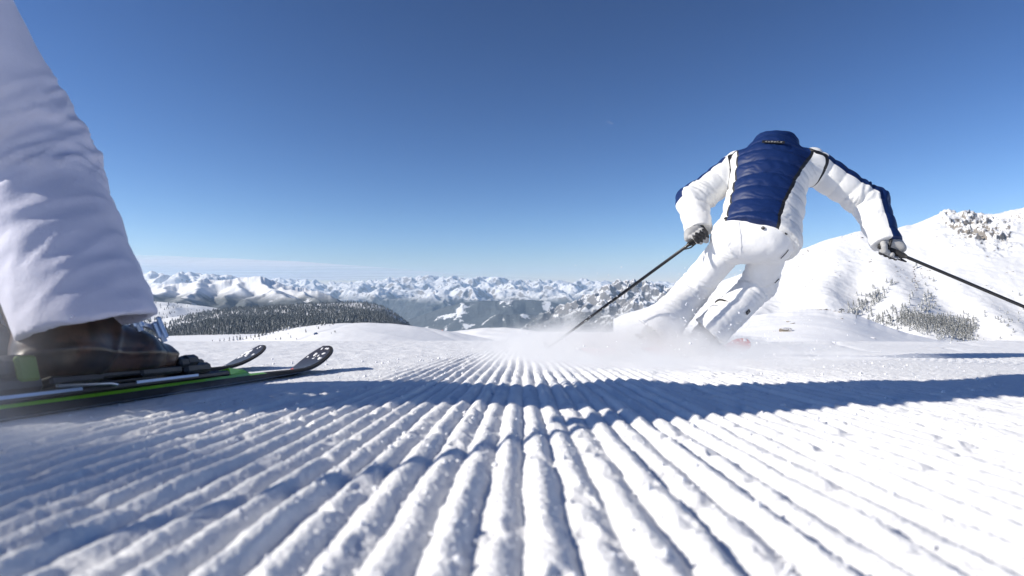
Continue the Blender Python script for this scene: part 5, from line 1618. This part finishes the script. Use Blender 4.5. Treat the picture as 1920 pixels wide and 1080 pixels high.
for (cx, cy, sx, sy, n, wh) in ((1838, 430, 24, 13, 60, 'in the craggy band below the summit'), (1798, 428, 10, 8, 10, 'on the left side of the summit crag'), (1600, 470, 34, 18, 26, 'on the smooth face behind the raised glove'), (1530, 510, 36, 24, 30, 'on the lower left flank beside the trousers'), (1735, 450, 30, 10, 9, 'on the crest right of the glove'), (1690, 505, 30, 14, 24, 'above the strip of firs'), (1870, 500, 40, 34, 30, 'low on the right edge of the mountain')):
    for _ in range(n):
        put_rock(rg9.normal(cx, sx), rg9.normal(cy, sy), white_h, rg9.uniform(2.5, 6), 'bare rock in the snow ' + wh, 'rocks ' + wh, i, 0.9); i += 1

# ------------------------------------------------------------------ lift, hut, poles, fence
def lift_pylon(px, py, h, hf, w, label):
    Y = hf.hit(px, py); p = at(px, py, Y); s = Y / F
    r = thing('lift_pylon', label, 'pylon', Matrix.Translation(Vector(p)), 'drag lift pylons')
    MB().tube([[0, 0, -1], [0, 0, h * s]], [0.35, 0.22], 8).build('mast', M['steel'], r, smooth=True)
    MB().box((0, 0, h * s), (w * s, 0.35, 0.35)).build('crossarm', M['steel'], r)
    for sx in (-1, 1): MB().tube([[sx * w * s * 0.42, -0.25, h * s - 0.45], [sx * w * s * 0.42, 0.25, h * s - 0.45]], 0.40, 10).build('sheave', M['black_plastic'], r)
lift_pylon(1578, 588.5, 9, shelf_h, 7, 'thin drag lift pylon near the stone wall on the shelf')
lift_pylon(1605.5, 598, 11, shelf_h, 9, 'taller T-shaped drag lift pylon right of the first, at the shelf edge')

def hut():
    px, py = 592, 628; Y = dome_h.hit(px, py); p = at(px, py, Y); s = Y / F
    r = thing('hut', 'tiny dark blue hut alone on the snow dome', 'hut', Matrix.Translation(Vector(p)))
    w, d, h = 6.0 * s, 4.5 * s, 2.6 * s
    MB().box((0, 0, h / 2 - 0.1), (w, d, h)).build('wall', M['hut_blue'], r)
    MB().add([[-w * .58, -d * .6, h - .1], [w * .58, -d * .6, h - .1], [w * .58, d * .6, h - .1], [-w * .58, d * .6, h - .1], [-w * .2, -d * .6, h * 1.75], [w * .2, -d * .6, h * 1.75], [w * .2, d * .6, h * 1.75], [-w * .2, d * .6, h * 1.75]],
             [[0, 3, 2, 1], [0, 1, 5, 4], [3, 7, 6, 2], [0, 4, 7, 3], [1, 2, 6, 5], [4, 5, 6, 7]]).build('roof', M['hut_blue'], r)
    MB().box((0, -d / 2 - 0.02, h * 0.42), (w * 0.34, 0.04, h * 0.8)).build('door', M['glove'], r)
hut()

def marker(px, py, h, hf, mat, label):
    Y = hf.hit(px, py)
    if Y is None: return
    p = at(px, py, Y); s = Y / F
    o = MB().tube([[0, 0, -0.3], [0, 0, h * s * 0.7]], 0.9 * s, 6).tube([[0, 0, h * s * 0.62], [0, 0, h * s]], 1.3 * s, 6).build('marker_post', mat, None)
    o.location = p; tag(o, label, 'marker post')
marker(829.5, 625.5, 7, bank_h, M['orange'], 'orange and brown piste marker post on the snow bank')
marker(759, 608.5, 3.5, dome_h, M['crumb'], 'white stub of a marker on the right shoulder of the dome')

def fence():
    for i in range(11):
        t = i / 10.0
        px = 1713 + 5 * t + 1.5 * math.sin(i * 2.1); py = 503 + 42 * t
        Y = white_h.hit(px, py)
        if Y is None: continue
        p = at(px, py, Y); s = Y / F
        r = thing('snow_barrier', 'rusty snow barrier in the row running down the white mountain', 'snow barrier', Matrix.Translation(Vector(p)) @ Matrix.Rotation(0.5, 4, 'Z'), 'row of snow barriers')
        for x in (-1.3, 1.3): MB().tube([[x * s, 0, -0.5], [x * s, 0, 3.0 * s]], 0.30 * s, 5).build('post', M['wood'], r)
        for z in (1.0, 2.0, 2.8): MB().box((0, -0.1, z * s), (3.4 * s, 0.12, 0.45 * s)).build('rail', M['wood'], r)
fence()

def contrail():
    m = bpy.data.materials.new('ice_trail'); m.use_nodes = True
    t = m.node_tree; b = t.nodes['Principled BSDF']; b.inputs['Base Color'].default_value = (0.85, 0.88, 0.95, 1); b.inputs['Roughness'].default_value = 1.0
    b.inputs['Alpha'].default_value = 0.06
    a = at(1136.5, 226.0, 30000.0); c = at(1150.5, 233.0, 27000.0)
    t_ = np.linspace(0, 1, 12)
    o = MB().tube(a + (c - a) * t_[:, None], 2.0 + 22 * np.sin(math.pi * np.clip(t_ * 0.8 + 0.15, 0, 1)) * (0.35 + 0.65 * t_), 8).build('contrail', m, None, smooth=True)
    tag(o, 'short thin white contrail high in the blue sky', 'contrail')
contrail()

# ------------------------------------------------------------------ flying snow
def spray(name, blobs, lo, hi, scale, seed, parent=None, cover=(0.34, 0.60), gmul=1.0, warp=0.2):
    """a cloud of powder: soft ellipsoids of density broken up by noise"""
    lo = np.array(lo, float); hi = np.array(hi, float); c = (lo + hi) / 2
    m = bpy.data.materials.new(name + '_powder'); m.use_nodes = True
    t = m.node_tree; t.nodes.clear()
    out = t.nodes.new('ShaderNodeOutputMaterial'); v = t.nodes.new('ShaderNodeVolumePrincipled')
    v.inputs['Color'].default_value = (0.97, 0.975, 0.985, 1); v.inputs['Anisotropy'].default_value = 0.0
    o = objco(t)
    wn_ = nd(t, 'ShaderNodeTexNoise'); wn_.inputs['Scale'].default_value = scale * 0.6; wn_.inputs['Detail'].default_value = 3
    t.links.new(o, wn_.inputs['Vector'])
    ws = nd(t, 'ShaderNodeVectorMath', operation='SUBTRACT'); t.links.new(wn_.outputs['Color'], ws.inputs[0]); ws.inputs[1].default_value = (0.5, 0.5, 0.5)
    wm = nd(t, 'ShaderNodeVectorMath', operation='SCALE'); t.links.new(ws.outputs[0], wm.inputs[0]); wm.inputs['Scale'].default_value = warp
    wa = nd(t, 'ShaderNodeVectorMath', operation='ADD'); t.links.new(o, wa.inputs[0]); t.links.new(wm.outputs[0], wa.inputs[1])
    tot = None
    for (ce, ra, de) in blobs:
        s1 = nd(t, 'ShaderNodeVectorMath', operation='SUBTRACT'); t.links.new(wa.outputs[0], s1.inputs[0]); s1.inputs[1].default_value = tuple(np.array(ce) - c)
        s2 = nd(t, 'ShaderNodeVectorMath', operation='DIVIDE'); t.links.new(s1.outputs[0], s2.inputs[0]); s2.inputs[1].default_value = tuple(ra)
        s3 = nd(t, 'ShaderNodeVectorMath', operation='DOT_PRODUCT'); t.links.new(s2.outputs[0], s3.inputs[0]); t.links.new(s2.outputs[0], s3.inputs[1])
        e = mth(t, 'MULTIPLY', mth(t, 'EXPONENT', mth(t, 'MULTIPLY', s3.outputs['Value'], -1.6)), de * gmul)
        tot = e if tot is None else mth(t, 'ADD', tot, e)
    n = noise_node(t, scale, 5, 0.62, o)
    den = mth(t, 'MULTIPLY', tot, ramp(t, n, [(cover[0], 0.12), (cover[1], 1.0)]))
    den = mth(t, 'MAXIMUM', mth(t, 'SUBTRACT', den, 0.10), 0.0)
    t.links.new(den, v.inputs['Density']); t.links.new(v.outputs[0], out.inputs['Volume'])
    ob = MB().box((0, 0, 0), hi - lo).build(name, m, parent, kind='stuff')
    ob.location = c
    return ob
g = lambda x, y, dz: (x, y, gz(x, y) + dz)
spray('snow_spray', [(g(0.55, 2.72, 0.045), (0.40, 0.45, 0.070), 14), (g(0.76, 2.86, 0.07), (0.24, 0.24, 0.10), 12), (g(1.00, 2.96, 0.05), (0.24, 0.26, 0.060), 11),
                     (g(0.20, 2.60, 0.045), (0.28, 0.45, 0.075), 10), (g(1.36, 2.85, 0.010), (0.36, 0.40, 0.034), 7), (g(0.74, 2.88, 0.14), (0.22, 0.2, 0.10), 4),
                     (g(1.85, 2.8, 0.003), (0.35, 0.4, 0.020), 4), (g(0.36, 2.92, 0.11), (0.26, 0.25, 0.10), 4),
                     (g(0.15, 1.95, 0.010), (0.26, 0.50, 0.034), 6), (g(0.50, 1.95, 0.010), (0.30, 0.45, 0.034), 7), (g(0.85, 2.05, 0.006), (0.32, 0.42, 0.028), 5)],
      (-0.45, 1.15, -0.30), (2.30, 3.75, 0.28), 7.0, 3, warp=0.13, gmul=1.3)
spray('ski_dust', [(g(-0.56, 0.66, 0.0), (0.12, 0.14, 0.022), 9), (g(-0.60, 1.05, -0.004), (0.07, 0.28, 0.012), 5), (g(-0.80, 0.42, 0.09), (0.24, 0.20, 0.13), 34), (g(-1.10, 0.55, 0.10), (0.28, 0.22, 0.15), 22)],
      (-1.75, 0.10, -0.16), (-0.30, 1.6, 0.34), 12.0, 5, warp=0.10)

def grains():
    rg = np.random.default_rng(3)
    oct_ = np.array([[1, 0, 0], [-1, 0, 0], [0, 1, 0], [0, -1, 0], [0, 0, 1], [0, 0, -1]], float)
    of = np.array([[0, 2, 4], [2, 1, 4], [1, 3, 4], [3, 0, 4], [2, 0, 5], [1, 2, 5], [3, 1, 5], [0, 3, 5]])
    n = 7000
    x = rg.normal(0.66, 0.40, n); y = rg.normal(2.75, 0.33, n); z = np.abs(rg.exponential(0.10, n)) * np.exp(-((x - 0.7) / 0.7) ** 2)
    keep = z < 0.48
    x, y, z = x[keep], y[keep], z[keep]
    P = np.stack([x, y, ground_base(x, y) + z], 1)
    s = 0.0007 + rg.exponential(0.0006, len(P)); s[:130] = rg.uniform(0.002, 0.005, 130)
    V = (oct_[None] * rg.uniform(0.6, 1.3, (len(P), 6, 1)) * s[:, None, None] + P[:, None]).reshape(-1, 3)
    Fc = (of[None] + 6 * np.arange(len(P))[:, None, None]).reshape(-1, 3)
    obj('flying_snow_grains', mesh_np('flying_snow_grains', V, Fc, M['crumb'], False), kind='stuff')
    # loose crumbs lying on and between the ridges
    n = 3600
    th = rg.uniform(-0.80, 0.80, n); r = 0.22 + 2.6 * rg.random(n) ** 1.8
    x = r * np.sin(th); y = r * np.cos(th)
    z = ground_full(x, y)
    s = rg.exponential(0.0011, n) + 0.0005; s = np.minimum(s, 0.006) * (0.6 + 0.25 * r)
    ico = oct_; 
    ic = []
    V = (ico[None] * rg.uniform(0.55, 1.25, (n, 6, 3)) * s[:, None, None] + np.stack([x, y, z + s * 0.35], 1)[:, None]).reshape(-1, 3)
    Fc = (of[None] + 6 * np.arange(n)[:, None, None]).reshape(-1, 3)
    obj('snow_crumbs', mesh_np('snow_crumbs', V, Fc, M['crumb'], True), piste, kind='stuff')
grains()
